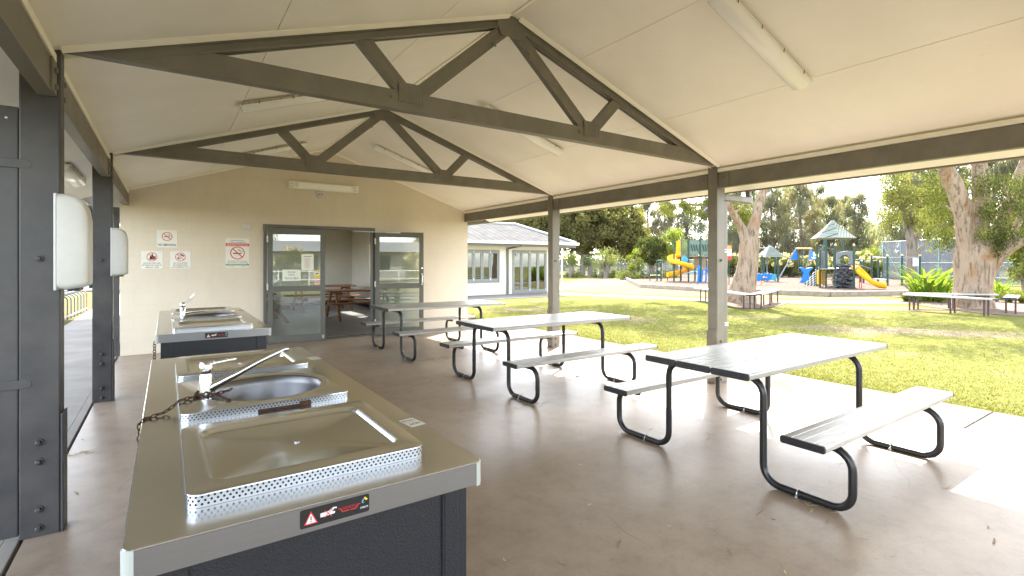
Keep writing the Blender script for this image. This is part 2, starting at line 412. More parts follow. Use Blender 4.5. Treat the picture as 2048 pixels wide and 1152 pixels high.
def foliage(name, a, b_, trans=.35, ns=1.2):
    m, t, b = new(name); t.nodes.remove(b); out = t.nodes['Material Output']
    v = coords(t); n = noise(t, v, ns, 3, .6); c = ramp(t, n, [(.32, a), (.68, b_)])
    df = t.nodes.new('ShaderNodeBsdfDiffuse'); tl = t.nodes.new('ShaderNodeBsdfTranslucent'); mx = t.nodes.new('ShaderNodeMixShader')
    mx.inputs[0].default_value = trans
    t.links.new(c, df.inputs[0]); t.links.new(mixc(t, 1.0, c, (1.25, 1.3, .6), 'MULTIPLY'), tl.inputs[0])
    t.links.new(df.outputs[0], mx.inputs[1]); t.links.new(tl.outputs[0], mx.inputs[2]); t.links.new(mx.outputs[0], out.inputs[0]); return m
M['fo_dark'] = foliage('foliage_dark', (.045, .055, .022), (.075, .086, .034), .42)
M['fo_mid'] = foliage('foliage_mid', (.075, .085, .032), (.115, .122, .046), .42)
M['fo_lit'] = foliage('foliage_light', (.125, .135, .042), (.18, .185, .06))
M['ca_dark'] = foliage('needles_dark', (.12, .128, .105), (.17, .178, .145), .6)  # needle greens lifted pale and grey, distance haze put into the colour
M['ca_mid'] = foliage('needles_mid', (.18, .185, .145), (.235, .23, .18), .6)  # same haze lift in the mid tone
M['ca_brown'] = foliage('needles_brown', (.15, .12, .08), (.19, .15, .10), .3)
M['lime'] = foliage('foliage_lime', (.12, .16, .03), (.20, .24, .055), .5)
M['strap'] = foliage('strap_leaf', (.10, .17, .025), (.20, .27, .05), .45, 3)
M['pale'] = foliage('foliage_pale', (.14, .17, .09), (.22, .24, .14), .4)
M['flower'] = foliage('flower_cream', (.5, .42, .28), (.6, .52, .36), .3)
def barkmat(name, a, b_, c3):
    m, t, b = new(name); b.inputs['Roughness'].default_value = .9; b.inputs['Specular IOR Level'].default_value = .1
    v = coords(t, scale=(1, 1, .28)); n = noise(t, v, 7, 6, .7); n2 = noise(t, coords(t, scale=(1, 1, .5)), 2.2, 3)
    c = ramp(t, n, [(.30, a), (.5, b_), (.72, b_)]); c = mixc(t, ramp(t, n2, [(.52, 0), (.66, .75)]), c, c3)
    vo = t.nodes.new('ShaderNodeTexNoise'); vo.inputs['Scale'].default_value = 14; vo.inputs['Detail'].default_value = 6; t.links.new(coords(t, scale=(1, 1, .12)), vo.inputs['Vector'])
    c = mixc(t, ramp(t, vo.outputs['Fac'], [(.36, .6), (.46, 0)]), c, tuple(x*.45 for x in a))
    t.links.new(c, b.inputs['Base Color']); bump(t, b, n, 1, .06); return m
M['pbark'] = barkmat('paper_bark', (.14, .10, .068), (.285, .215, .155), (.25, .14, .07))
M['gbark'] = barkmat('grey_bark', (.10, .085, .07), (.2, .17, .14), (.16, .12, .09))

# ================================================================== GROUND
def sheet(name, pts, z, mt, th=.0, kind='structure', **k):
    mb = MB()
    if th: mb.prism(pts, lambda a, b, t: (a, b, t), z-th, z)
    else: mb.poly([(x, y, z) for x, y in pts])
    o = mb.build(name, mt); 
    if not th:
        me = o.data
        if me.polygons[0].normal.z < 0: me.flip_normals()
    return props(o, kind=kind, **k)
def smooth_blob(pts, it=3):                 # rounder outlines for worn patches
    for _ in range(it):
        q = []
        for i in range(len(pts)):
            a, b = pts[i], pts[(i+1) % len(pts)]
            q += [(a[0]*.75+b[0]*.25, a[1]*.75+b[1]*.25), (a[0]*.25+b[0]*.75, a[1]*.25+b[1]*.75)]
        pts = q
    return pts
sheet('ground', [(-150, -90), (170, -90), (170, 190), (-150, 190)], -.06, M['soil'])
sheet('lawn', [(6.88, -14), (60, -14), (60, 60), (6.88, 60)], -.02, M['lawn'])
sheet('grass_verge', [(-30, -14), (-2.03, -14), (-2.03, 33), (-30, 33)], -.02, M['soil'])
# floor slab of the shelter, and the concrete apron beyond its posts in cast bays
sheet('shelter_floor', [(-.64, -3.4), (5.93, -3.4), (5.93, 10.2), (-.64, 10.2)], 0, M['floor'], .12)
mb = MB()
ys = [-3.4, -1.0, 1.5, 4.0, 6.5, 9.0, 11.5]
for a, b in zip(ys, ys[1:]): mb.box(5.942, a+.006, -.12, 6.88, b-.006, -.004)
props(mb.build('apron_paving', M['apron'], bevel=.006), kind='structure')
mb = MB()
for i in range(13):
    a = -3.4+i*2.6; mb.box(-2.03, a+.006, -.12, -.735, a+2.594, -.02)
mb.box(-.725, -3.4, -.12, -.66, 10.6, .0)
props(mb.build('side_pavement', pm('side_concrete', (.28, .26, .235), .85, c2=(.34, .32, .29), ns=1.5, bs=40, bst=.2, spec=0), bevel=.006), kind='structure')
# path across the lawn, playground, courts
def ribbon(name, cl, wd, z, mt):
    mb = MB(); V = []
    P = [Vector((x, y, 0)) for x, y in cl]
    for i, p in enumerate(P):
        d = (P[min(i+1, len(P)-1)]-P[max(i-1, 0)]).normalized(); n = Vector((-d.y, d.x, 0))*wd/2
        V += [(p.x+n.x, p.y+n.y, z), (p.x-n.x, p.y-n.y, z)]
    mb.add(V, [(2*i, 2*i+1, 2*i+3, 2*i+2) for i in range(len(P)-1)])
    o = mb.build(name, mt)
    if o.data.polygons[0].normal.z < 0: o.data.flip_normals()
    return props(o, kind='structure')
ribbon('garden_path', [(10.2, 18.1), (14.5, 18.1), (16.2, 17.0), (17.2, 14.2), (17.8, 11.9), (19.4, 10.1), (21.4, 8.65), (24, 6.9), (26.8, 4.95), (33, .8)], 1.5, -.008, M['path'])
ribbon('branch_path', [(15.6, 20.6), (20, 23.6), (26, 26.6), (34, 31)], 1.5, -.008, M['path'])
def area(name, pix, z, mt, it=2, **k):
    pts = [tuple(gp(*p)[:2]) for p in pix]
    return sheet(name, smooth_blob(pts, it) if it else pts, z, mt, **k)
area('dry_grass', [(1100, 577), (1130, 560), (1240, 551), (1330, 556), (1400, 584), (1700, 596), (1850, 600), (1700, 601), (1440, 594), (1240, 588), (1150, 583)], -.015, M['dry'])
pg = [gp(1247, 557), gp(1283, 575), gp(1430, 584), gp(1660, 592.5), gp(1800, 590.5), gp(1905, 583), Vector((50, 14, 0)), Vector((53, 33, 0)), Vector((42, 40, 0))]
sheet('playground_bark', [(p.x, p.y) for p in pg], .10, M['bark'])
mb = MB()
for i in range(len(pg)):
    a, b = pg[i].copy(), pg[(i+1) % len(pg)].copy(); d = (b-a).normalized(); a += d*.003; b -= d*.003; a.z = b.z = .09
    mb.bar(a, b, .12, .24)
o = mb.build('playground_edging', pm('edging_timber', (.22, .18, .14), .85, c2=(.32, .27, .22), ns=5, bs=20, bst=.4), bevel=.01)
props(o, 'low weathered timber edging around the bark of the playground', 'edging')
area('court_paving', [(1160, 551), (1300, 556.5), (1500, 557), (1700, 560), (1768, 553), (1700, 545), (1400, 542), (1200, 544)], -.012, M['court'], 0)
area('tree_mulch', [(1440, 600), (1470, 596), (1520, 598), (1590, 600), (1560, 612), (1500, 618), (1450, 612)], -.006, M['mulch'], 3)
area('tree_mulch', [(1800, 602), (1880, 597), (2000, 597), (2080, 604), (2200, 620), (2100, 634), (2000, 630), (1860, 614)], -.006, M['mulch'], 3)
area('garden_bed_mulch', [(1770, 592), (1800, 586), (1900, 583), (2100, 590), (2150, 600), (2048, 597), (1830, 597)], .0, M['mulch'], 2)
# road on the left side
sheet('road', [(-60, 34), (-1.2, 34), (-1.2, 44), (-60, 44)], -.015, M['asphalt'])
sheet('road_kerb', [(-60, 33.4), (-1.2, 33.4), (-1.2, 33.85), (-60, 33.85)], .06, M['apron'], .1)
sheet('far_verge', [(-60, 44.3), (2, 44.3), (2, 80), (-60, 80)], -.012, M['lawn'])
# scattered litter of twigs and chaff on the turf edge and grass blades near the apron
rng = np.random.default_rng(5)
def blades(name, x0, x1, y0, y1, n, h, mats, z=-.02):
    x = x0 + (x1-x0)*rng.random(n)**2.6; y = y0+(y1-y0)*rng.random(n)
    a = rng.random(n)*6.283; hh = h*(.5+rng.random(n)); lean = .6*hh; ww = .004+.003*rng.random(n)
    V = np.zeros((n, 3, 3)); la = rng.random(n)*6.283
    V[:, 0] = np.stack([x-np.cos(a)*ww, y-np.sin(a)*ww, np.full(n, z)], 1)
    V[:, 1] = np.stack([x+np.cos(a)*ww, y+np.sin(a)*ww, np.full(n, z)], 1)
    V[:, 2] = np.stack([x+np.cos(la)*lean, y+np.sin(la)*lean, z+hh], 1)
    me = npmesh(name, V.reshape(-1, 3), np.arange(n*3).reshape(-1, 3), mats, rng.integers(0, len(mats), n))
    return props(link(name, me), kind='stuff', label='short green lawn grass beside the concrete apron', cat='grass')
M['blade'] = foliage('grass_blade', (.082, .088, .022), (.122, .124, .036), .5, 3)
M['blade_dry'] = foliage('grass_blade_dry', (.17, .15, .08), (.21, .18, .10), .3, 3)
blades('lawn_grass', 6.86, 17, -3, 13, 90000, .017, [M['blade'], M['blade'], M['blade_dry']])

# ================================================================== SHELTER
XC = 2.55; HS = 3.05; XL, XR = XC-HS, XC+HS
TY = [-2.7, .52, 3.77, 6.99]; YF, YB = -3.6, 10.2
SL = .335; Z0 = 3.70
def zc(x): return Z0 - SL*abs(x-XC)
sh = thing('picnic_shelter', 'open sided picnic shelter with brown grey posts and a cream pitched ceiling', 'shelter', (XC, 3.3, 0))
# ceiling boards laid between thin open joints, one lining
mb = MB()
for sg in (-1, 1):
    for a, b in ((.0, .74), (.74, 1.94), (1.94, 3.155), (3.155, 3.75)):
        x0, x1 = XC+sg*(a+.0025), XC+sg*(b-.0025)
        ye = [YF, TY[0], TY[1], TY[2], TY[3], YB-.001]
        for y0, y1 in zip(ye, ye[1:]):
            q = [(x0, y0+.001), (x1, y0+.001), (x1, y1-.001), (x0, y1-.001)]
            if sg < 0: q = q[::-1]
            mb.hexa([(x, y, zc(x)) for x, y in q], [(x, y, zc(x)+.010) for x, y in q])
ceiling = mb.build('ceiling', M['ceil'], sh)
mb = MB()
for sg in (-1, 1):
    x0, x1 = XC, XC+sg*3.75; q = [(x0, YF), (x1, YF), (x1, YB), (x0, YB)]
    if sg < 0: q = q[::-1]
    mb.hexa([(x, y, zc(x)+.012) for x, y in q], [(x, y, zc(x)+.03) for x, y in q])
mb.build('ceiling_backing', M['gap'], ceiling)
mb = MB()
for sg in (-1, 1):
    q = [(XC, YF-.05), (XC+sg*3.86, YF-.05), (XC+sg*3.86, YB+8.6), (XC, YB+8.6)]
    if sg < 0: q = q[::-1]
    mb.hexa([(x, y, zc(x)+.16) for x, y in q], [(x, y, zc(x)+.20) for x, y in q])
mb.build('roof', pm('roof_sheet', (.16, .16, .15), .5), sh)
# ridge cover strip and cornice trims along the trusses, beams and gable wall
mb = MB()
for sg in (-1, 1):
    for y0, y1 in zip([YF]+[t+.045 for t in TY], [t-.045 for t in TY]+[YB]):
        mb.hexa([(XC, y0, Z0-.012), (XC+sg*.045, y0, zc(XC+.045)-.012), (XC+sg*.045, y1, zc(XC+.045)-.012), (XC, y1, Z0-.012)],
                [(XC, y0, Z0-.001), (XC+sg*.045, y0, zc(XC+.045)-.001), (XC+sg*.045, y1, zc(XC+.045)-.001), (XC, y1, Z0-.001)])
    for yy, s2 in [(t, s_) for t in TY for s_ in (-1, 1)] + [(YB+.045, -1)]:
        ya, yb = yy+s2*.047, yy+s2*.085
        xo = XC+sg*(HS-.02 if yy < YB else HS+.06)
        A = [(XC+sg*.05, zc(XC+.05)), (xo, zc(xo))]
        mb.hexa([(A[0][0], ya, A[0][1]-.03), (A[1][0], ya, A[1][1]-.03), (A[1][0], yb, A[1][1]-.008), (A[0][0], yb, A[0][1]-.008)],
                [(A[0][0], ya, A[0][1]-.001), (A[1][0], ya, A[1][1]-.001), (A[1][0], yb, A[1][1]-.001), (A[0][0], yb, A[0][1]-.001)])
mb.build('cornice', M['trim'], sh)
# posts
def post(x, y, inner, big=False):
    mb = MB(); s_ = 1 if inner > x else -1
    mb.box(x-.085, y-.02, 0, x+.085, y+.10, 2.72 if abs(y) else 2.7)
    mb.box(x-.08, y-.026, 0, x+.08, y-.02, 2.71)
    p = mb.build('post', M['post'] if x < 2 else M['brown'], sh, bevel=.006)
    mb = MB()                               # base plate on the inner side
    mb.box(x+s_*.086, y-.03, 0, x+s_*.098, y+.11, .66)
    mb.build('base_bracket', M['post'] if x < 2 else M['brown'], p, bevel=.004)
    for z in (.048, .15, .41, .515, 1.52):
        mb = MB(); mb.lathe([(.021, 0), (.021, .007), (.0001, .0071)], (x-.005, y-.026, z), 14, M=Matrix.Rotation(R(90), 4, 'X'))
        mb.lathe([(.0145, .007), (.0145, .02), (.009, .024), (.0001, .0241)], (x-.005, y-.026, z), 6, M=Matrix.Rotation(R(90), 4, 'X'))
        mb.build('bolt', M['post'] if x < 2 else M['brown'], p)
    return p
for y in TY:
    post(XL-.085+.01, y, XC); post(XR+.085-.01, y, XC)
# eaves beams with end plates
for sg in (-1, 1):
    x0, x1 = XC+sg*(HS+.015), XC+sg*(HS+.085)
    segs = [(YF+.05, TY[0]-.04)] + [(TY[i]+.115, TY[i+1]-.04) for i in range(3)] + [(TY[3]+.115, 10.195)]
    for y0, y1 in segs:
        mb = MB(); X0, X1 = min(x0, x1), max(x0, x1)
        mb.box(X0, y0, 2.412, X1, y1, 2.60)
        mb.box(min(x0-sg*.004, x0), y0, 2.412, max(x0-sg*.004, x0), y1, 2.427); 
        bm_ = mb.build('eaves_beam', M['brown'], sh, bevel=.004)
        for yy, t in ((y0, 1), (y1, -1)):
            if yy > 10.1 or yy < -3: continue
            mb = MB(); mb.box(min(x0, x0-sg*.012), min(yy, yy+t*.13), 2.415, max(x0-sg*.0045, x0-sg*.012), max(yy, yy+t*.13), 2.595)
            for z in (2.45, 2.54):
                mb.lathe([(.016, 0), (.016, .012), (.001, .0125)], (x0-sg*.012, yy+t*.06, z), 8, M=Matrix.Rotation(-sg*R(90), 4, 'Y'))
            mb.build('end_plate', M['brown'], bm_)
    mb = MB(); X0, X1 = sorted((XC+sg*(HS+.005), XC+sg*(HS+.08)))
    mb.box(X0+.001, YF+.05, 2.604, X1-.001, 10.19, zc(XR+.08)-.001); mb.build('beam_trim', M['trim'], sh, bevel=.003)
    # gutter and fascia at the eaves
    mb = MB(); g0, g1 = sorted((XC+sg*3.755, XC+sg*3.775)); mb.box(g0, YF, 2.428, g1, YB+8, 2.60)
    g0, g1 = sorted((XC+sg*3.78, XC+sg*3.895)); mb.box(g0, YF-.03, 2.44, g1, YB+8.02, 2.56); mb.build('gutter', M['brown'], sh, bevel=.008)
# trusses
def truss(y):
    mb = MB(); T = .04
    P = lambda x, z, yy=y: Vector((x, yy, z))
    # bottom chord, cut to the slope at the heels
    zb, zt = 2.685, 2.835
    hx = XC - (Z0-.005-zb)/SL; 
    xa = XL+.0; 
    poly = [(xa, zb), (XR, zb), (XR, zc(XR)-.004), (XC+(Z0-.004-zt)/SL, zt), (XC-(Z0-.004-zt)/SL, zt), (xa, zc(xa)-.004)]
    if zc(xa)-.004 <= zb: poly = [(xa, zb), (XR, zb), (XC+(Z0-.004-zt)/SL, zt), (XC-(Z0-.004-zt)/SL, zt)]
    mb.prism(poly, lambda a, b, t: (a, t, b), y-T, y+T)
    mb.prism([(xa+.5, zb-.004), (XR-.5, zb-.004), (XR-.5, zb+.01), (xa+.5, zb+.01)], lambda a, b, t: (a, t, b), y-.012, y+.012)
    tr = mb.build('truss', M['brown'], sh, bevel=.005)
    for sg in (-1, 1):                      # top chords, ribbed underside
        mb = MB(); xo = XC+sg*(Z0-.004-zt+.05)/SL; x1 = XC+sg*.02
        f = lambda x, dz: zc(x)-.003-dz
        for (ya, yb, d0, d1) in ((y-.044, y+.044, 0, .03), (y-.034, y+.034, .03, .075), (y-.044, y-.03, .0751, .09), (y+.03, y+.044, .0751, .09), (y-.008, y+.008, .0751, .085)):
            mb.hexa([(x1, ya, f(x1, d1)), (xo, ya, f(xo, d1)), (xo, yb, f(xo, d1)), (x1, yb, f(x1, d1))],
                    [(x1, ya, f(x1, d0)), (xo, ya, f(xo, d0)), (xo, yb, f(xo, d0)), (x1, yb, f(x1, d0))])
        mb.build('top_chord', M['brown'], tr, bevel=.003)
        for a, b in (((.97, 2.80), (1.36, zc(XC+1.36)-.05)), ((.93, 2.80), (.03, 3.60))):
            mb = MB(); A = P(XC+sg*a[0], a[1]); B = P(XC+sg*b[0], b[1])
            mb.bar(A, B, .058, .115, up=(-(B-A).z, 0, (B-A).x)); 
            d = (B-A).normalized(); n = Vector((-d.z, 0, d.x))
            for k in (-.03, .03): mb.bar(A+n*k+Vector((0, 0, 0)), B+n*k, .064, .012, up=(-d.z, 0, d.x))
            mb.build('web', M['brown'], tr, bevel=.004)
        # toothed nail plate at the bottom node
        mb = MB(); cx = XC+sg*.96
        mb.box(cx-.105, y-.046, 2.75, cx+.105, y-.0405, 2.90); mb.box(cx-.105, y+.0405, 2.75, cx+.105, y+.046, 2.90)
        for i in range(9):
            mb.box(cx-.096+i*.0235, y-.0485, 2.755, cx-.096+i*.0235+.009, y-.0458, 2.895)
        mb.build('nail_plate', M['brown'], tr)
        for bx, bz in ((cx-.16*1, 2.775), (XC+sg*.19, 3.40)):
            mb = MB(); mb.box(bx-.02, y-.0435, bz-.02, bx+.02, y-.0402, bz+.02)
            mb.lathe([(.009, 0), (.009, .011), (.0005, .012)], (bx, y-.0435, bz), 8, M=Matrix.Rotation(R(90), 4, 'X')); mb.build('bolt', M['brown'], tr)
    mb = MB()
    mb.prism([(XC-.16, 3.585), (XC-.12, 3.50), (XC+.12, 3.50), (XC+.16, 3.585), (XC+.16, zc(XC+.16)-.006), (XC, Z0-.006), (XC-.16, zc(XC-.16)-.006)], lambda a, b, t: (a, t, b), y-.0475, y-.0445)
    for i in range(11): mb.box(XC-.14+i*.0265, y-.0495, 3.52, XC-.14+i*.0265+.009, y-.047, 3.62)
    mb.build('nail_plate', M['brown'], tr)
for y in TY: truss(y+.02)
# front gable infill above the first truss
# downpipe outside the near right post
dpn = thing('downpipe', 'grey square downpipe strapped to the outer side of the middle shelter post', 'downpipe', (5.79, 3.80, 0))
mb = MB(); mb.box(5.775, 3.76, .0, 5.845, 3.83, 2.27); mb.box(5.775, 3.76, 2.271, 6.40, 3.83, 2.355); mb.box(6.33, 3.765, 2.356, 6.395, 3.825, 2.445)
mb.build('pipe', M['brown'], dpn, bevel=.012)
for z in (.7, 1.62):
    mb = MB(); mb.box(5.772, 3.755, z, 5.849, 3.835, z+.012); mb.box(5.772, 3.755, z+.03, 5.849, 3.835, z+.042); mb.build('strap', M['white_rough'], dpn)

# ================================================================== HALL with double doors
hall = thing('community_hall', 'cream painted blockwork hall end wall with grey framed double glass doors', 'building', (XC, 10.2, 0))
WL, WR, DY = -.62, 5.70, 10.2
D0, D1, DH = 1.45, 3.52, 2.19
mb = MB()
fn = lambda a, b, t: (a, t, b)
mb.prism([(WL, 0), (D0, 0), (D0, DH), (D0, zc(D0)), (WL, zc(WL))], fn, DY, DY+.2)
mb.prism([(D0, DH), (D1, DH), (D1, zc(D1)), (XC, Z0), (D0, zc(D0))], fn, DY, DY+.2)
mb.prism([(D1, 0), (WR, 0), (WR, zc(WR)), (D1, zc(D1)), (D1, DH)], fn, DY, DY+.2)
mb.build('front_wall', M['wall'], hall)
mb = MB()                                   # side and back walls, with a window hole in the sunny side
W0, W1, WZ0, WZ1 = 13.6, 16.4, 1.0, 2.1
mb.box(WL, DY+.2, 0, WL+.2, 11.6, 2.65); mb.box(WL, 17.4, 0, WL+.2, 18.5, 2.65); mb.box(WL, 11.6, 0, WL+.2, 17.4, .85); mb.box(WL, 11.6, 2.3, WL+.2, 17.4, 2.65); mb.box(WL+.2, 18.3, 0, WR-.2, 18.5, 2.75)
mb.box(WR-.2, DY+.2, 0, WR, W0, 2.65); mb.box(WR-.2, W1, 0, WR, 18.5, 2.65); mb.box(WR-.2, W0, 0, WR, W1, WZ0); mb.box(WR-.2, W0, WZ1, WR, W1, 2.65)
mb.build('side_walls', M['wall'], hall)
mb = MB(); mb.box(WL+.2, DY+.2, .0, WR-.2, 18.3, .012); mb.build('room_floor', M['infloor'], hall)
mb = MB(); mb.box(WL+.21, DY+.21, 2.66, WR-.21, 18.29, 2.70); mb.build('room_ceiling', M['inwall'], hall)
mb = MB(); mb.box(WL+.202, 18.285, .012, WR-.202, 18.298, 2.659); mb.box(WR-.215, DY+.202, .012, WR-.202, W0-.01, 2.659); mb.box(WR-.215, W1+.01, .012, WR-.202, 18.284, 2.659); mb.box(WR-.215, W0-.01, .012, WR-.202, W1+.01, WZ0); mb.box(WR-.215, W0-.01, WZ1, WR-.202, W1+.01, 2.659); mb.box(WL+.202, DY+.202, .012, WL+.215, 11.59, 2.659); mb.box(WL+.202, 17.41, .012, WL+.215, 18.284, 2.659); mb.box(WL+.202, 11.59, .012, WL+.215, 17.41, .85)
mb.build('room_lining', M['inwall'], hall)
mb = MB(); mb.box(WL+.216, 18.272, .013, WR-.216, 18.284, .11); mb.box(WR-.228, DY+.202, .013, WR-.216, 18.27, .11); mb.build('skirting', M['black'], hall)
mb = MB(); mb.box(WR-.15, W0, WZ0, WR-.09, W1, WZ0+.05); mb.box(WR-.15, W0, WZ1-.05, WR-.09, W1, WZ1); mb.box(WR-.15, W0, WZ0+.05, WR-.09, W0+.05, WZ1-.05); mb.box(WR-.15, W1-.05, WZ0+.05, WR-.09, W1, WZ1-.05); mb.box(WR-.15, (W0+W1)/2-.02, WZ0+.05, WR-.09, (W0+W1)/2+.02, WZ1-.05)
mb.build('window', M['frame'], hall)
# the opening in the unseen west wall is added to brighten the room
# door frame
mb = MB(); fy0, fy1 = DY-.045, DY+.10
mb.box(D0, fy0, 0, D0+.055, fy1, DH); mb.box(D1-.055, fy0, 0, D1, fy1, DH); mb.box(D0+.055, fy0, DH-.055, D1-.055, fy1, DH)
mb.box(D0+.055, fy0+.02, 0, D1-.055, fy1, .008)
mb.build('door_frame', M['frame'], hall, bevel=.003)
def leaf(hx, hy, rz, wd, sgn):
    c, s_ = math.cos(rz), math.sin(rz)
    def W(x, y, z): return (hx+c*x-s_*y, hy+s_*x+c*y, z)
    def lb(mb, x0, y0, z0, x1, y1, z1, m=0):
        q = [(x0, y0), (x1, y0), (x1, y1), (x0, y1)]
        mb.hexa([W(x, y, z0) for x, y in q], [W(x, y, z1) for x, y in q], m)
    t = .022; H = 2.115; mb = MB()
    lb(mb, 0, -t, .012, .085, t, H); lb(mb, wd-.085, -t, .012, wd, t, H)
    lb(mb, .085, -t, .012, wd-.085, t, .15); lb(mb, .085, -t, .955, wd-.085, t, 1.055); lb(mb, .085, -t, H-.105, wd-.085, t, H)
    d = mb.build('door', M['frame'], hall, bevel=.003)
    for z0, z1 in ((.15, .955), (1.055, H-.105)):
        mb = MB(); lb(mb, .08, -.003, z0-.005, wd-.08, .003, z1+.005); mb.build('glass_pane', M['glass'], d)
    for z in (.28, 1.05, 1.92):
        mb = MB(); lb(mb, -.018, -t-.012, z-.055, .012, -t-.0005, z+.055); mb.tube([W(-.003, -t-.014, z-.06), W(-.003, -t-.014, z+.06)], .009, 8); mb.build('hinge', M['white'], d, bevel=.002)
    return d, W, lb
d1, W1f, lb1 = leaf(1.512, 10.13, R(-8), .985, 1)
mb = MB(); lb1(mb, .93, -.05, .06, .965, -.023, .12); mb.build('door_bolt', M['steel'], d1)
d2, W2f, lb2 = leaf(3.50, 10.10, R(-13), .985, 1)
mb = MB()                                   # pull handle and lock on the outer stile
lb2(mb, .935, -.034, 1.02, .965, -.0225, 1.26); mb.tube(fillet([W2f(.95, -.034, 1.05), W2f(.95, -.085, 1.05), W2f(.95, -.085, 1.23), W2f(.95, -.034, 1.23)], .02), .011, 8)
mb.lathe([(.02, 0), (.02, .015), (.001, .016)], W2f(.95, -.022, 1.37), 12, M=Matrix.Rotation(R(-13), 4, 'Z') @ Matrix.Rotation(R(90), 4, 'X'))
mb.build('handle', M['chrome'], d2)
mb = MB(); mb.bar((3.05, 10.11, 2.115), (3.60, 10.05, 2.105), .018, .012); mb.bar((3.60, 10.05, 2.105), W2f(.4, -.03, 2.11), .018, .012); lb2(mb, .22, -.05, 2.09, .5, -.0225, 2.113); mb.build('door_closer', M['steel'], d2)
# side gate frame left of the wall
gt = thing('veranda_frame', 'dark steel post and rail frame beyond the left end of the cream wall', 'frame', (-.66, 10.25, 0))
mb = MB(); mb.box(-.705, 10.2, -.02, -.63, 10.28, 2.262); mb.build('post', M['post'], gt, bevel=.004)
mb = MB(); mb.box(-2.2, 10.2, 2.265, -.63, 10.28, 2.37); mb.build('rail', M['post'], gt, bevel=.004)
mb = MB(); mb.bar((-1.1, 10.24, 2.262), (-.98, 10.24, 2.15), .012, .012); mb.bar((-.71, 10.24, 1.95), (-.80, 10.24, 2.02), .012, .012); mb.build('brace', M['post'], gt)

# ================================================================== DARK GATE folded at the left
g = thing('steel_gate', 'tall dark grey steel gate leaf strapped to the nearest left post', 'gate', (-.67, 3.76, 0))
mb = MB(); mb.box(-1.95, 3.752, .02, -.6625, 3.80, 2.335); mb.build('gate_panel', M['post'], g, bevel=.006)
for z in (.84, 2.03):
    mb = MB(); mb.box(-1.9, 3.742, z-.024, -.63, 3.7515, z+.024, 0); mb.lathe([(.0238, 0), (.0238, .0085), (.001, .0086)], (-.63, 3.7505, z), 16, M=Matrix.Rotation(R(90), 4, 'X'))
    mb.build('hinge_strap', M['post'], g, bevel=.002)
mb = MB(); mb.lathe([(.006, 0), (.006, .004), (.001, .005)], (-.708, 3.7515, 2.27), 8, M=Matrix.Rotation(R(90), 4, 'X')); mb.build('screw', M['steel'], g)
# green notice board seen edge on behind the second left post
nb = MB(); nb.box(-.685, 6.96, 1.22, -.67, 7.42, 2.07); o = nb.build('notice_board', pm('board_green', (.03, .10, .07), .5), loc=(-.68, 7.2, 1.2), bevel=.002)
props(o, 'thin green board on the outer side of the second left post', 'board')

# ================================================================== LIGHT FITTINGS
def batten(L, wd=.155, dp=.095):
    def prof(k, z): return [(-k, 0)]
    body = MB(); body.box(-L/2, -.05, -.035, L/2, .05, 0)
    sec = []
    for i in range(13):
        a = math.pi*i/12; sec.append((wd/2*math.cos(a)*(1 if abs(math.cos(a)) < .99 else 1), -.032-(dp-.032)*math.sin(a)**.75))
    df = MB(); rings = []
    for x, k in ((-L/2-.02, .35), (-L/2-.012, .8), (-L/2+.01, 1), (L/2-.01, 1), (L/2+.012, .8), (L/2+.02, .35)):
        rings.append([(x, y*k, -.032+(z+.032)*k-.0) for y, z in sec])
    df.loft(rings, True, True)
    rim = MB(); rim.box(-L/2-.015, -wd/2-.006, -.034, L/2+.015, -.0505, -.022); rim.box(-L/2-.015, .0505, -.034, L/2+.015, wd/2+.006, -.022)
    cl = MB()
    for i in range(4):
        x = -L/2+.14+(L-.28)*i/3
        for s_ in (-1, 1): cl.box(x-.004, s_*(wd/2+.008)-.002, -.046, x+.004, s_*(wd/2+.008)+.002, -.014)
    return body, df, rim, cl
M['clip'] = pm('rusty_clip', (.22, .13, .08), .6, .4)
def fitting(label, loc, M4, rusty=False, L=1.27, group='batten lights under the shelter roof'):
    o = thing('ceiling_light', label, 'light', loc, group=group, local=True); o.rotation_euler = M4.to_euler()
    b, d, r, c = batten(L)
    b.build('housing', M['white_rough'], o); d.build('diffuser', M['diff'], o, smooth=True)
    r.build('rim', M['rustw'] if rusty else M['white_rough'], o); c.build('clips', M['clip'], o); return o
M['rustw'] = pm('stained_enamel', (.50, .42, .28), .6, c2=(.18, .10, .05), ns=25, lo=.5, hi=.62)
sl = math.atan(SL)
for lab, x, y, rusty in (('clear batten light on the ceiling nearest the camera, right slope', 3.88, 2.19, False),
                  ('batten light on the right slope between the two trusses', 3.88, 5.42, False),
                  ('batten light on the right slope behind the far truss', 3.62, 8.66, False),
                  ('rust stained batten light on the left slope between the trusses', 1.20, 5.55, True),
                  ('batten light on the left slope in front of the cream gable wall', 1.25, 8.75, True)):
    s_ = 1 if x > XC else -1
    fitting(lab, (x, y, zc(x)-.004), Matrix.Rotation(s_*sl, 4, 'Y'), rusty)
fitting('batten light under the outer eaves between the right posts', (6.02, 6.95, zc(6.02)-.003), Matrix.Rotation(sl, 4, 'Y') @ Matrix.Rotation(R(90), 4, 'Z'))
fitting('batten light under the left eaves beside the posts', (-.93, 7.7, zc(-.93)-.003), Matrix.Rotation(-sl, 4, 'Y') @ Matrix.Rotation(R(90), 4, 'Z'), False)
wl = thing('wall_light', 'long white batten light mounted high on the cream gable wall', 'light', (2.52, 10.2, 2.94))
mb = MB(); mb.box(1.87, 10.12, 2.875, 3.17, 10.199, 3.015); mb.build('housing', M['white_rough'], wl, bevel=.01)
mb = MB(); mb.box(2.02, 10.085, 2.89, 3.02, 10.1195, 3.0); mb.build('diffuser', M['diff'], wl, bevel=.015)
mb = MB()
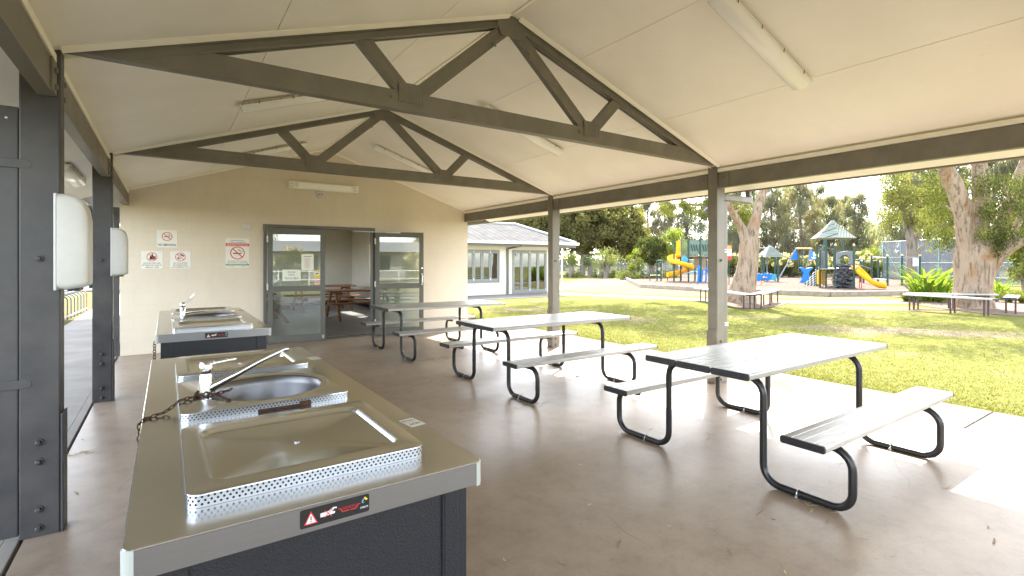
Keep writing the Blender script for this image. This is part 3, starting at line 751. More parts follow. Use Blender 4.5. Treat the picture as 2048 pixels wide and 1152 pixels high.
for x in (1.885, 3.06):
    for z in (2.90, 2.96): mb.box(x, 10.114, z, x+.06, 10.119, z+.018)
mb.build('end_clips', M['gap'], wl)
sn = thing('motion_sensor', 'small round white sensor under the wall light', 'sensor', (2.44, 10.2, 2.80))
mb = MB(); mb.lathe([(.072, 0), (.072, .025), (.058, .04), (.001, .045)], (2.44, 10.2, 2.80), 24, M=Matrix.Rotation(R(90), 4, 'X')); mb.build('base', M['white'], sn, smooth=True)
mb = MB()
for x in (2.415, 2.465): mb.lathe([(.013, 0), (.013, .003), (.001, .004)], (x, 10.155, 2.80), 12, M=Matrix.Rotation(R(90), 4, 'X'))
mb.build('lens', M['black'], sn)
mb = MB(); mb.box(1.11, 10.17, 2.075, 1.24, 10.199, 2.175); props(mb.build('junction_box', M['white'], loc=(1.17, 10.18, 2.12), bevel=.006), 'small blank white box on the wall above the tall smoking sign', 'box')
# chained conduit line in the blockwork: control joint
# ================================================================== HAND DRYERS
def dryer(label, x, y):
    o = thing('hand_dryer', label, 'dispenser', (x, y, 1.34), group='wall mounted dispensers on the left posts')
    mb = MB(); mb.box(x, y-.119, 1.352, x+.012, y+.119, 1.859); mb.build('back_plate', M['white'], o, bevel=.004)
    mb = MB(); rings = []
    prof = [(0, 1.0, 1.36, 1.86), (.03, 1.0, 1.352, 1.86), (.07, .98, 1.358, 1.852), (.10, .95, 1.362, 1.83), (.118, .90, 1.37, 1.79), (.126, .8, 1.375, 1.74)]
    for dx, k, z0, z1 in prof:
        ring = []
        for (yy, zz) in [(q[0], q[1]) for q in rring(0, 0, .24*k, z1-z0, .035*k, 0, 5)]:
            ring.append((x+.0125+dx, y+yy, (z0+z1)/2+zz))
        rings.append(ring)
    mb.loft(rings, True, True); mb.build('cover', M['white'], o, smooth=True, ang=50)
    mb = MB(); mb.box(x+.05, y-.08, 1.345, x+.10, y+.08, 1.36); mb.build('outlet', M['black'], o)
    return o
dryer('white moulded dispenser on the nearest left post', XL+.0115, 3.635)
dryer('white moulded dispenser on the second left post, smaller in view', XL+.0115, 6.86)

# ================================================================== SIGNS on the wall
SM = [M['sign'], M['red'], M['ink'], M['green_p'], M['blue_p'], M['yellow_p'], M['pink_p'], M['paper']]
XD, ZD = Vector((1, 0, 0)), Vector((0, 0, 1))
class Pl:                                   # drawing plane
    def __init__(s, o, xd=XD, zd=ZD): s.o = Vector(o); s.x = Vector(xd); s.z = Vector(zd); s.n = s.x.cross(s.z); s.mb = MB()
    def P(s, a, b, l=0): return s.o + s.x*a + s.z*b + s.n*l
    def rect(s, a0, b0, a1, b1, m, l): s.mb.poly([s.P(a0, b0, l), s.P(a1, b0, l), s.P(a1, b1, l), s.P(a0, b1, l)], m)
    def pg(s, pts, m, l): s.mb.poly([s.P(a, b, l) for a, b in pts], m)
    def line(s, a, b, w, m, l):
        A = Vector(a); B = Vector(b); d = (B-A).normalized(); n = Vector((-d.y, d.x))*w/2
        s.pg([A-n, B-n, B+n, A+n], m, l)
    def plate(s, w, h, r, t, m):
        q = [s.P(a, b, 0) for a, b, _ in rring(0, 0, w, h, r, 0, 4)]; q2 = [p+s.n*t for p in q]
        s.mb.loft([q, q2], True, True, m)
    def ring(s, cx, cy, r0, r1, m, l, n=36):
        for k in range(n):
            a, b = 2*math.pi*k/n, 2*math.pi*(k+1)/n
            s.pg([(cx+r0*math.cos(a), cy+r0*math.sin(a)), (cx+r1*math.cos(a), cy+r1*math.sin(a)), (cx+r1*math.cos(b), cy+r1*math.sin(b)), (cx+r0*math.cos(b), cy+r0*math.sin(b))], m, l)
    def txt(s, body, a, b, size, m, l, width=None, bold=0): text(s.mb, body, s.P(a, b, l), s.x, s.z, size, m, width, bold=bold)
def ban(p, cx, cy, r, l=.0035):
    p.ring(cx, cy, r*.86, r, 1, l); d = .66*r; p.line((cx-d, cy+d), (cx+d, cy-d), r*.15, 1, l+.0008)
def cigarette(p, cx, cy, r):
    p.rect(cx-.62*r, cy-.14*r, cx+.30*r, cy+.02*r, 2, .0037); p.rect(cx+.34*r, cy-.14*r, cx+.52*r, cy+.02*r, 2, .0037)
    for dx in (0, .2):
        pts = [(cx+(.42+dx)*r, cy+.1*r), (cx+(.46+dx)*r, cy+.26*r), (cx+(.2+dx*.8)*r, cy+.36*r), (cx+(.02+dx)*r, cy+.48*r), (cx+(.1+dx)*r, cy+.62*r)]
        for a, b in zip(pts, pts[1:]): p.line(a, b, .045*r, 2, .0037)
def sign(label, cx, cz, w, h, fn_, name='sign', cat='sign', y=DY-.0012, r=.02, t=.003, m=0, o=None, xd=XD):
    p = Pl(o or (cx, y, cz), xd); p.plate(w, h, r, t, m); fn_(p)
    ob = p.mb.build(name, SM, loc=p.o); 
    return props(ob, label, cat)
def f1(p): ban(p, 0, .04, .073); cigarette(p, 0, .04, .073); p.txt('NO SMOKING', 0, -.118, .05, 2, .0036, .25, .012)
sign('square white NO SMOKING sign, upper one of the three small signs', 0, 1.885, .285, .285, f1)
def f2(p):
    ban(p, 0, .05, .073)
    p.pg([(-.03, .012), (.03, .012), (.03, .06), (.012, .075), (.012, .105), (-.006, .105), (-.006, .075), (-.03, .055)], 2, .0034)
    p.rect(-.045, .006, .05, .016, 2, .0034); p.pg([(.028, .02), (.05, .02), (.05, .055), (.04, .075), (.034, .055)], 2, .0034)
    for k, s_ in enumerate(('ALCOHOL FREE AREA', 'BETWEEN THE HOURS OF', '9PM AND 11AM')): p.txt(s_, 0, -.062-.034*k, .026, 2, .0036, (.23, .26, .17)[k], .012)
sign('white alcohol free area sign, lower left of the three small signs', -.205, 1.535, .29, .29, f2)
def f3(p):
    ban(p, 0, .05, .073)
    p.line((-.005, .095), (.05, .062), .022, 2, .0034); p.pg([(-.045, .015), (-.005, .012), (.01, .02), (-.02, .03), (-.028, .055), (-.038, .05), (-.036, .03)], 2, .0034)
    for k, s_ in enumerate(('NO SCOOTERS', 'SKATEBOARDS', 'OR WHEELED TOYS')): p.txt(s_, 0, -.062-.034*k, .026, 2, .0036, (.2, .2, .25)[k], .012)
sign('white no scooters or skateboards sign, lower right of the three small signs', .185, 1.535, .29, .29, f3)
def f4(p):
    p.rect(-.11, .215, .10, .225, 4, .0034); p.txt('This is a designated', 0, .183, .026, 2, .0036, .25, .008)
    p.rect(-.183, .122, .183, .170, 1, .0034); p.txt('SMOKE-FREE OUTDOOR AREA', 0, .133, .032, 0, .0044, .33, .012)
    ban(p, 0, 0.0, .115); cigarette(p, 0, 0, .115)
    p.txt('Smoking is NOT permitted', 0, -.152, .026, 2, .0036, .30, .008); p.txt('within 4 metres of this building', 0, -.182, .026, 2, .0036, .33, .008)
    p.rect(-.183, -.222, .183, -.197, 3, .0034); p.rect(-.15, -.212, .15, -.207, 0, .0044)
    p.rect(-.14, -.242, -.05, -.238, 2, .0034); p.rect(.06, -.242, .14, -.238, 2, .0034)
sign('tall white smoke-free area sign with red banner and green strip', 1.035, 1.66, .37, .52, f4, r=.025)
# paper notices taped to the left door leaf, in the plane of the leaf
dx = Vector((math.cos(R(-8)), math.sin(R(-8)), 0))
def onleaf(x, z): return Vector(W1f(x, -.0045, z))
def g1(p):
    p.txt('Kitchen', 0, .045, .045, 2, .0008, .13); p.txt('Hours', 0, -.005, .045, 2, .0008, .10); p.txt('7am to 8pm', 0, -.07, .052, 2, .0008, .24)
sign('white paper notice of opening hours taped to the left door glass', 0, 0, .31, .21, g1, 'paper_notice', 'notice', r=.003, t=.0005, m=7, o=onleaf(.40, 1.255), xd=dx)
def g2(p):
    p.rect(-.07, .105, .07, .113, 2, .0008)
    for k in range(11): p.rect(-.05 if k % 2 == 0 else -.06, .075-.018*k, (.05, .03, .045)[k % 3], .0785-.018*k, 1 if k % 3 == 0 else 2, .0008)
sign('tall paper list of rules taped on the left door glass', 0, 0, .215, .30, g2, 'paper_notice', 'notice', r=.003, t=.0005, m=7, o=onleaf(.675, 1.495), xd=dx)
def g3(p):
    p.rect(-.05, .04, .05, .06, 5, .0008); p.rect(-.05, -.07, .05, -.02, 5, .0008); p.line((-.03, -.002), (.025, .018), .018, 2, .0012); p.line((0, -.01), (.0, .0), .006, 2, .0012)
    p.rect(-.035, -.05, .035, -.045, 2, .0012)
sign('small yellow camera surveillance sticker on the left door glass', 0, 0, .10, .14, g3, 'warning_sticker', 'sticker', r=.002, t=.0005, m=7, o=onleaf(.842, 1.27), xd=dx)
def g4(p): p.ring(0, 0, .014, .02, 1, .0008, 16); p.line((-.012, .012), (.012, -.012), .005, 1, .001)
sign('small pink sticker at the lower corner of the left door glass', 0, 0, .085, .085, g4, 'warning_sticker', 'sticker', r=.002, t=.0005, m=6, o=onleaf(.845, 1.115), xd=dx)

# ================================================================== BARBECUE BENCHES
def bench(label, y0, y1, raised):
    X0, X1, H = -.08, .79, .90
    o = thing('barbecue_bench', label, 'barbecue', ((X0+X1)/2, (y0+y1)/2, 0), group='stainless barbecue and sink benches')
    mb = MB()                               # folded top: thin sheet plus skirt
    cxx, cyy = (X0+X1)/2, (y0+y1)/2; sy_ = y0+1.23      # sheet with the sink opening cut out
    mb.loft([rring(cxx, cyy, X1-X0-.002, y1-y0-.002, .018, H-.004), rring(cxx, cyy, X1-X0-.002, y1-y0-.002, .018, H-.0015), rring(cxx, cyy, X1-X0-.006, y1-y0-.006, .016, H), cring(.375, sy_, .238, H)], False, False)
    top = mb.build('benchtop', M['ss'], o, smooth=True, ang=30)
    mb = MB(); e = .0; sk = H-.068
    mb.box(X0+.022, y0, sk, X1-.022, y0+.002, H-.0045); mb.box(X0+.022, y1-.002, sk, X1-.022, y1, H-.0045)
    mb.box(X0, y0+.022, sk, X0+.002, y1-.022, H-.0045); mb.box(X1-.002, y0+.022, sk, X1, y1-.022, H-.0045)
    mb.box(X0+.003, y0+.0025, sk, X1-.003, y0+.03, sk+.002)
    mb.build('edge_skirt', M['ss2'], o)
    for cx, cy, a0 in ((X0+.022, y0+.022, 180), (X1-.022, y0+.022, 270), (X1-.022, y1-.022, 0), (X0+.022, y1-.022, 90)):
        mb = MB(); out_, in_ = [], []
        for k in range(9):
            a = R(a0+90*k/8); out_.append((cx+.0235*math.cos(a), cy+.0235*math.sin(a))); in_.append((cx+.012*math.cos(a), cy+.012*math.sin(a)))
        pl = out_+in_[::-1]
        mb.prism(pl, lambda a, b, t: (a, b, t), sk-.004, H-.002)
        mb.build('corner_trim', M['trimgrey'], o, smooth=True)
    mb = MB(); xa, xb, ya, yb = X0+.035, X1-.035, y0+.045, y1-.045; mb.box(xa, ya, 0, xb, ya+.03, H-.01); mb.box(xa, yb-.03, 0, xb, yb, H-.01); mb.box(xa, ya+.03, 0, xa+.03, yb-.03, H-.01); mb.box(xb-.03, ya+.03, 0, xb, yb-.03, H-.01)
    body = mb.build('cabinet', M['hammer'], o)
    for xa, xb in ((X0+.035, X0+.12), (X1-.115, X1-.035)):      # folded corner stiles
        mb = MB(); mb.box(xa, y0+.038, .02, xb, y0+.0445, H-.072); mb.box(xa+.006, y0+.0355, .02, xb-.03, y0+.0378, H-.072)
        mb.build('corner_stile', M['hammer'], body, bevel=.0015)
    for ya, yb in ((y0+.2, (y0+y1)/2-.02), ((y0+y1)/2+.02, y1-.2)): mb = MB(); mb.box(X1-.0345, ya, .12, X1-.031, yb, .78); mb.build('access_door', M['hammer'], body, bevel=.003)
    # hotplates
    xc, wd = .35, .62
    def perforate(mb, cx, cy, w_, h_, r, z0, z1, gapx=None):
        # punched holes along a rounded rectangle band
        per = [(p[0], p[1]) for p in rring(cx, cy, w_, h_, r, 0, 5)]; n = len(per); dist = [0]
        for i in range(n): a, b = per[i], per[(i+1) % n]; dist.append(dist[-1]+math.hypot(b[0]-a[0], b[1]-a[1]))
        pitch = .0135; K = int(dist[-1]/pitch)
        for row in range(3):
            z = z0+(z1-z0)*(.26+.26*row)
            for k in range(K):
                s_ = (k+(.5 if row % 2 else 0))*dist[-1]/K; i = max(j for j in range(n) if dist[j] <= s_)
                a, b = Vector(per[i]), Vector(per[(i+1) % n]); d = b-a
                if d.length < 1e-6: continue
                p = a+d*((s_-dist[i])/d.length); d.normalize(); nn = Vector((d.y, -d.x)); q = p+nn*.0006
                if q.y > cy+h_*.45 and abs(q.x-cx) < w_/2: continue
                mb.poly([(q.x+d.x*.0031*math.cos(t), q.y+d.y*.0031*math.cos(t), z+.0031*math.sin(t)) for t in [math.pi*2*j/8 for j in range(8)]], 1)
    def plate(ya, yb, deep):
        cy, h_ = (ya+yb)/2, yb-ya; z1 = H+.034
        mb = MB(); mb.loft([rring(xc, cy, wd, h_, .03, H+.0005, 7), rring(xc, cy, wd, h_, .03, z1-.0035, 7)], False, False)
        perforate(mb, xc, cy, wd, h_, .03, H, z1)
        return mb, cy, h_, z1
    for nm, ya, yb in (('hotplate', y0+.13, y0+.75), ('hotplate', y0+1.68, y0+2.30)):
        mb, cy, h_, z1 = plate(ya, yb, .016)
        hp = None
        t_ = MB(); t_.loft([rring(xc, cy, wd+.003, h_+.003, .0315, z1-.004, 7), rring(xc, cy, wd+.003, h_+.003, .0315, z1-.0005, 7), rring(xc, cy, wd-.001, h_-.001, .03, z1, 7),
                    rring(xc, cy, wd-.095, h_-.125, .055, z1+.0005, 7), rring(xc, cy, wd-.103, h_-.133, .052, z1-.003, 7), rring(xc, cy, wd-.118, h_-.148, .047, z1-.013, 7), rring(xc, cy, wd-.132, h_-.162, .042, z1-.0155, 7), rring(xc, cy, .10, .10, .045, z1-.0175, 7), rring(xc, cy, .05, .05, .024, z1-.019, 7)], False, True)
        hp = t_.build('hotplate', M['ss'], o, smooth=True, ang=28)
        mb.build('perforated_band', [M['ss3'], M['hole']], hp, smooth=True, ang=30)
        dr = MB(); dr.lathe([(.009, z1-.0185), (.009, z1-.0165), (.006, z1-.015), (.001, z1-.0148)], (xc, cy, 0), 16); dr.build('drain_cap', M['ss3'], hp, smooth=True)
    ya, yb = y0+.92, y0+1.54
    mb, cy, h_, z1 = plate(ya, yb, 0)
    bx, by, br_ = .375, cy, .232
    t_ = MB(); t_.loft([rring(xc, cy, wd+.003, h_+.003, .0315, z1-.004, 7), rring(xc, cy, wd+.003, h_+.003, .0315, z1-.0005, 7), rring(xc, cy, wd-.001, h_-.001, .03, z1, 7), cring(bx, by, br_+.042, z1+.0003, 7), cring(bx, by, br_+.036, z1+.003, 7), cring(bx, by, br_+.028, z1-.002, 7), cring(bx, by, br_+.008, z1-.003, 7)], False, False)
    sp_ = t_.build('sink_plate', M['ss'], o, smooth=True, ang=28)
    mb.build('perforated_band', [M['ss3'], M['hole']], sp_, smooth=True, ang=30)
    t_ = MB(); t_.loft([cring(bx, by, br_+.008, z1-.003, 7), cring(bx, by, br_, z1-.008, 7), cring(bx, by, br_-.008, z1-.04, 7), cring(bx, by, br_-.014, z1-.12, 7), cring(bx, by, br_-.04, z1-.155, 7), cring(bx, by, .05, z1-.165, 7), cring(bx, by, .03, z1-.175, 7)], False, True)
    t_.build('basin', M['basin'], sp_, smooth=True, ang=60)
    if not raised:
        mb = MB(); mb.box(.30, ya-.0035, H+.001, .46, ya-.0012, H+.012); mb.box(.455, ya-.0055, H+.001, .50, ya-.0036, H+.022); mb.build('rust_stain', M['rust'], sp_)
    # mixer tap
    tx, ty, tz = .135, cy-.045, z1
    tp_ = MB(); tp_.lathe([(.029, 0), (.029, .004), (.0245, .006), (.0245, .088), (.022, .092), (.0225, .096)], (tx, ty, tz), 24)
    tap = tp_.build('tap', M['chrome'], o, smooth=True, ang=50)
    mb = MB(); ln = .315 if not raised else .30; dirx = Vector((.985, .12, 0)).normalized() if not raised else Vector((.95, .3, 0)).normalized()
    b0 = Vector((tx, ty, tz))
    pts = [b0+dirx*.012+Vector((0, 0, .035)), b0+dirx*.055+Vector((0, 0, .052)), b0+dirx*.12+Vector((0, 0, .078)), b0+dirx*.21+Vector((0, 0, .120)), b0+dirx*ln+Vector((0, 0, .162)), b0+dirx*(ln+.02)+Vector((0, 0, .163))]
    mb.tube(pts, [.026, .021, .0155, .013, .012, .010], 12); e_ = b0+dirx*(ln-.01)+Vector((0, 0, .157)); mb.cyl(e_, e_-Vector((0, 0, .028)), .0105, 14)
    if not raised: mb.build('spout', M['chrome'], tap, smooth=True, ang=50)
    else:
        mb = MB(); mb.tube([b0+dirx*.012+Vector((0, 0, .04)), b0+dirx*.09+Vector((0, 0, .045)), b0+dirx*.2+Vector((0, 0, .05))], [.02, .012, .011], 12); mb.build('spout', M['chrome'], tap, smooth=True, ang=50)
    mb = MB(); mb.lathe([(.019, 0), (.019, .009)], (tx, ty, tz+.0965), 18); mb.build('rubber_collar', M['rust'], tap)
    mb = MB(); mb.lathe([(.026, 0), (.0275, .004), (.0265, .026), (.020, .04), (.001, .044)], (tx, ty, tz+.106), 24)
    c0 = b0+Vector((0, 0, .132))
    if raised: lv = [c0+dirx*.005, c0+dirx*.03+Vector((0, 0, .012)), c0+dirx*.07+Vector((0, 0, .052)), c0+dirx*.115+Vector((0, 0, .105))]
    else: lv = [c0+dirx*.005, c0+dirx*.03+Vector((0, 0, .005)), c0+dirx*.08+Vector((0, 0, .010)), c0+dirx*.115+Vector((0, 0, .012))]
    for k, (a, b) in enumerate(zip(lv, lv[1:])): mb.bar(a, b, .034-.004*k, .012)
    mb.build('lever', M['chrome'], tap, smooth=True, ang=50, bevel=.003)
    # warning sticker on the front skirt
    p = Pl((.355, y0-.0006, H-.033)); p.plate(.172, .046, .005, .0006, 0)
    p.pg([(-.077, -.016), (-.044, -.016), (-.0605, .016)], 1, .0009); p.pg([(-.0725, -.0133), (-.0485, -.0133), (-.0605, .0105)], 2, .0012)
    p.rect(-.0617, -.006, -.0593, .004, 0, .0015); p.rect(-.0617, -.011, -.0593, -.0083, 0, .0015)
    p.pg([(-.038, -.006), (-.026, -.006), (-.016, -.005), (-.003, -.004), (-.002, .001), (-.010, .002), (-.004, .008), (.002, .007), (.002, .011), (-.007, .012), (-.018, .005), (-.038, .004)], 2, .0009)
    p.line((-.028, -.009), (-.008, .010), .0018, 1, .0012); p.line((-.028, .009), (-.010, -.010), .0018, 1, .0012)
    for a, b in (((.006, .003), (.012, .003)), ((.012, .003), (.016, -.006)), ((.016, -.006), (.034, -.006)), ((.037, -.006), (.052, -.006)), ((.052, -.006), (.056, .003)), ((.056, .003), (.062, .003))): p.line(a, b, .002, 1, .0009)
    for k in range(11): p.line((.017+.0033*k, -.002), (.0185+.0033*k, .002), .0008, 1, .0009); p.line((.0185+.0033*k, .002), (.017+.0033*k, .0055), .0008, 1, .0009)
    p.pg([(.069, .007), (.0735, .0025), (.0705, -.0005), (.0650, .005)], 4, .0009); p.pg([(.0745, .0175), (.0815, .0105), (.078, .007), (.0745, .0105), (.0715, .0145)], 3, .0009); p.pg([(.0815, .0105), (.078, .007), (.0705, -.0005), (.0685, .002), (.0735, .0025)], 2, .0009)
    p.pg([(.069, .007), (.0745, .0125), (.072, .0145), (.0652, .0078)], 4, .0009)
    p.txt('CHRISTIE', .0725, -.0115, .007, 2, .0009, .021, .01)
    p.mb.build('warning_sticker', [M['black'], M['red'], M['glove'], M['yellow_p'], M['blue_p']], o)
    for yy in (y0+.46, y0+1.99):             # HOT SURFACES stickers on the right edge, read from the far side
        p = Pl((.757, yy, H+.0004), (0, -1, 0), (1, 0, 0)); p.n = Vector((0, 0, 1))
        p = Pl((.757, yy, H+.0004), (-math.cos(R(8)), -math.sin(R(8)), 0), (math.sin(R(8)), -math.cos(R(8)), 0)); p.n = Vector((0, 0, 1))
        p.plate(.062, .098, .001, .0003, 0)
        p2 = p.mb
        q = Pl(p.o+Vector((0, 0, .0006)), p.x, p.z); q.n = Vector((0, 0, 1)); q.mb = p2
        q.rect(-.027, -.006, .027, -.004, 1, 0)
        q.txt('HOT', 0, .008, .030, 1, 0, .046, .02); q.txt('SURFACES', 0, -.033, .021, 1, 0, .054, .02)
        p2.build('hot_surface_sticker', [M['sign'], M['ink']], o)
    return o, Vector((tx, ty, tz)), H
b1, tapp, BH = bench('nearest stainless barbecue bench, rusty chain lying across its top', 1.32, 3.82, False)
b2, tapp2, _ = bench('far stainless barbecue bench beside the cream wall, its tap lever raised', 5.08, 7.58, True)
def chain(pts, parent, L=.030, wr=.0024, name='chain'):
    P = [Vector(p) for p in pts]; ds = [0]
    for a, b in zip(P, P[1:]): ds.append(ds[-1]+(b-a).length)
    def at(s_):
        s_ = max(0, min(ds[-1]-1e-5, s_)); i = max(j for j in range(len(P)-1) if ds[j] <= s_)
        return P[i].lerp(P[i+1], (s_-ds[i])/(ds[i+1]-ds[i]))
    mb = MB(); n = int(ds[-1]/(L*.76))
    for k in range(n):
        a, b = at(k*L*.76), at(k*L*.76+L*.76); d = (b-a).normalized(); c = (a+b)/2
        s_ = d.cross(Vector((0, 0, 1)));  s_ = Vector((1, 0, 0)) if s_.length < .1 else s_.normalized()
        u = s_.cross(d).normalized(); ax = (s_ if k % 2 else (u*.75+s_*.65)).normalized()
        ring = []
        for j in range(12):
            t = 2*math.pi*j/12; ring.append(c+d*(math.cos(t)*L*.5)*(1.0)+ax*math.sin(t)*L*.31)
        mb.tube(ring, wr, 6, closed=True)
    return mb.build(name, M['rust'], parent, smooth=True)
t = tapp; z_ = t.z
loop = [t+Vector((.030*math.cos(a), .030*math.sin(a), .012+.004*math.sin(3*a))) for a in [R(200+360*k/14) for k in range(15)]]
loop2 = [t+Vector((.036*math.cos(a), .034*math.sin(a), .006+.003*math.cos(2*a))) for a in [R(60+300*k/12) for k in range(12)]]
chain([(-.084, t.y-.135, .80), (-.084, t.y-.132, .87), (-.083, t.y-.13, .903), (-.06, t.y-.12, .904), (0, t.y-.09, .912), (.045, t.y-.06, .945), (.075, t.y-.045, .942)] + loop + loop2 + [t+Vector((.06, -.02, .01)), t+Vector((.085, .0, .012)), t+Vector((.10, .02, .01))], b1)
chain([t+Vector((.02, -.04, .012)), t+Vector((.045, -.07, .008)), t+Vector((.06, -.11, .006)), t+Vector((.075, -.165, .004)), t+Vector((.08, -.18, -.03))], b1)
chain([(-.086, 5.13, .84-.04*k*k*.0-.03*k) for k in range(24)], b2, .03, .003)

# ================================================================== ALUMINIUM PICNIC TABLES
def make_table(label, x0, yc):
    L = 2.18; ZT, ZB = .775, .445
    o = thing('picnic_table', label, 'picnic table', (x0, yc, 0), group='aluminium picnic tables in a row', local=True)
    def plank(nm, y, w_, z, th):
        mb = MB(); n_ = 4; g = .0035         # extruded plank with shallow grooves on top and a rolled edge
        xs0, xs1 = .012, L-.012
        prof = []
        hw = w_/2
        prof += [(-hw+.004, z-th), (-hw, z-th+.006), (-hw, z-.012), (-hw+.004, z-.004), (-hw+.012, z)]
        for k in range(1, n_):
            c = -hw+w_*k/n_; prof += [(c-.006, z), (c-.004, z-.0032), (c+.004, z-.0032), (c+.006, z)]
        prof += [(hw-.012, z), (hw-.004, z-.004), (hw, z-.012), (hw, z-th+.006), (hw-.004, z-th)]
        prof += [(hw-.02, z-th), (hw-.02, z-.008), (-hw+.02, z-.008), (-hw+.02, z-th)]
        # make closed C-section as loft
        mb.loft([[(xs0, y+a, b) for a, b in prof], [(xs1, y+a, b) for a, b in prof]], False, False)
        p = mb.build(nm, M['alu'], o)
        for xa, xb, s_ in ((0, .014, -1), (L-.014, L, 1)):
            mb = MB()
            mb.loft([[(xx, y+q[0]*k, z-th/2-.001+q[1]*k) for q in rring(0, 0, w_+.004, th+.004, .012, 0, 3)] for xx, k in ((xb if s_ < 0 else xa, 1), (xa+.004 if s_ < 0 else xb-.004, 1), (xa if s_ < 0 else xb, .97))], True, True)
            xe = xa if s_ < 0 else xb
            mb.loft([[(xe+s_*dd, y+q[0], z-th/2-.003+q[1]) for q in rring(0, 0, w_*.72*kk, th*.42*kk, .007, 0, 3)] for dd, kk in ((-.001, 1), (.003, 1), (.0032, .86), (.0005, .82))], False, True)
            mb.build('end_cap', M['cap'], p, smooth=True, ang=35)
        return p
    for k in (-1, 0, 1): plank('tabletop_plank', k*.287, .275, ZT, .042)
    for s_ in (-1, 1): plank('bench_seat', s_*.755, .255, ZB, .04)
    r_ = .0235
    for xl in (.24, 1.70):
        for s_ in (-1, 1):
            zt, zb = ZT-.042-r_, ZB-.04-r_
            pts = [(xl, s_*.03, zt), (xl, s_*.39, zt), (xl, s_*.39, r_), (xl, s_*.93, r_), (xl, s_*.93, zb), (xl, s_*.70, zb)]
            pp = fillet(pts, [.115, .115, .115, .115], 7)
            mb = MB(); mb.tube(pp, r_, 14); lg = mb.build('leg', M['tube'], o, smooth=True, ang=60)
            mb = MB(); mb.box(xl-.035, s_*.62-.02, .0, xl+.035, s_*.62+.02, .005); mb.lathe([(.011, .005), (.011, .017), (.006, .022), (.001, .0225)], (xl-.03, s_*.62, 0), 6); mb.lathe([(.011, .005), (.011, .017), (.006, .022), (.001, .0225)], (xl+.03, s_*.62, 0), 6)
            mb.tube([(xl, s_*.62-.012+.0*k, r_+(r_+.003)*math.sin(a)) if False else (xl+(r_+.003)*math.cos(a), s_*.62, r_+(r_+.003)*math.sin(a)) for a in [math.pi*k/8 for k in range(9)]], .004, 6)
            mb.build('floor_clamp', M['steel'], lg, smooth=True)
    return o
T1 = make_table('nearest aluminium picnic table with black tube legs, at the sunlit edge', 3.09, 2.27)
dup(T1, (2.95, 5.15, 0), 0, 'middle aluminium picnic table, second of the row of three')
dup(T1, (2.81, 7.98, 0), 0, 'farthest aluminium picnic table, in front of the open glass door')

# ================================================================== WOODEN TABLES in the room
def woodmat():
    m, t, b = new('stained_timber'); b.inputs['Roughness'].default_value = .45
    v = coords(t, scale=(1, 9, 9)); n = noise(t, v, 4, 5, .6)
    t.links.new(ramp(t, n, [(.3, (.17, .07, .03)), (.7, (.34, .16, .07))]), b.inputs['Base Color']); return m
M['wood'] = woodmat()
def wood_table(label, loc, rz, first=None):
    o = thing('timber_table', label, 'picnic table', loc, rz, 'timber picnic tables in the room', local=True)
    mb = MB(); 
    for k in range(5): mb.box(-.95, -.38+k*.153, .715, .95, -.38+k*.153+.145, .755)
    mb.build('tabletop', M['wood'], o, bevel=.004)
    for s_ in (-1, 1):
        mb = MB(); mb.box(-.95, s_*.62-.12, .42, .95, s_*.62-.003, .46); mb.box(-.95, s_*.62+.003, .42, .95, s_*.62+.12, .46); mb.build('bench_seat', M['wood'], o, bevel=.004)
    for x in (-.7, .7):
        for s_ in (-1, 1):
            mb = MB(); mb.bar((x, s_*.66, 0), (x, s_*.22, .71), .045, .095, up=(0, 1, 0)); mb.build('leg', M['wood'], o, bevel=.003)
        mb = MB(); mb.box(x+.024, -.72, .33, x+.065, .72, .418); mb.box(x+.024, -.36, .64, x+.065, .36, .712); mb.build('cross_rail', M['wood'], o, bevel=.003)
    return o
wt = wood_table('timber picnic table nearest the open doorway', (4.28, 13.55, .012), 0)
dup(wt, (4.0, 16.4, .012), R(3), 'timber picnic table against the back wall of the room')
dup(wt, (1.75, 13.9, .012), R(90), 'timber picnic table seen through the closed glass door')
dup(wt, (1.3, 16.7, .012), R(0), 'timber picnic table in the back left corner of the room')

# ================================================================== FALLEN LEAVES
random.seed(11)
M['leaf'] = pm('dead_leaf', (.30, .22, .10), .7, c2=(.22, .12, .05), ns=40)
M['leaf2'] = pm('straw_leaf', (.50, .42, .2), .7)
def leafmesh(L, wd, curl, nm, mt):
    mb = MB(); n = 7; T, B = [], []
    for i in range(n+1):
        f = i/n; x = (f-.5)*L; ww = wd*math.sin(math.pi*min(.98, max(.04, f)))**.8/2; z = .001+curl*(f-.5)**2*4; yb = .12*L*math.sin(f*2.4)
        T.append((x, yb-ww, z+.001)); B.append((x, yb+ww, z+.002))
    mb.add(T+B, [(i, i+1, n+2+i, n+1+i) for i in range(n)])
    me = mb.mesh(nm, mt); return me
lm = [leafmesh(.065, .012, .008, 'fallen_leaf', M['leaf']), leafmesh(.05, .014, .004, 'fallen_leaf', M['leaf2']), leafmesh(.09, .007, .012, 'fallen_leaf', M['leaf']), leafmesh(.03, .012, .003, 'fallen_leaf', M['leaf'])]
spots = [(1151, 855), (1683, 928), (1650, 1045), (1565, 1132), (1458, 1108), (1572, 1146), (960, 828), (1220, 880), (1415, 880), (1140, 760), (1128, 715), (980, 790), (1095, 790), (1660, 965), (1890, 975), (1975, 1055), (1985, 1083), (1785, 1110), (1520, 1030), (1546, 1040), (1727, 1078), (1340, 1052), (1420, 870), (1250, 935),
         (1300, 860), (1180, 1010), (1050, 900), (1080, 1000), (1240, 1090), (1160, 930), (1655, 805), (1685, 797), (1955, 845), (1905, 833), (1848, 880), (1560, 815), (1180, 755), (1235, 748), (140, 820), (150, 812), (128, 1010), (155, 985), (262, 1010), (165, 880), (205, 830), (1010, 1120), (1120, 1130)]
k = 0
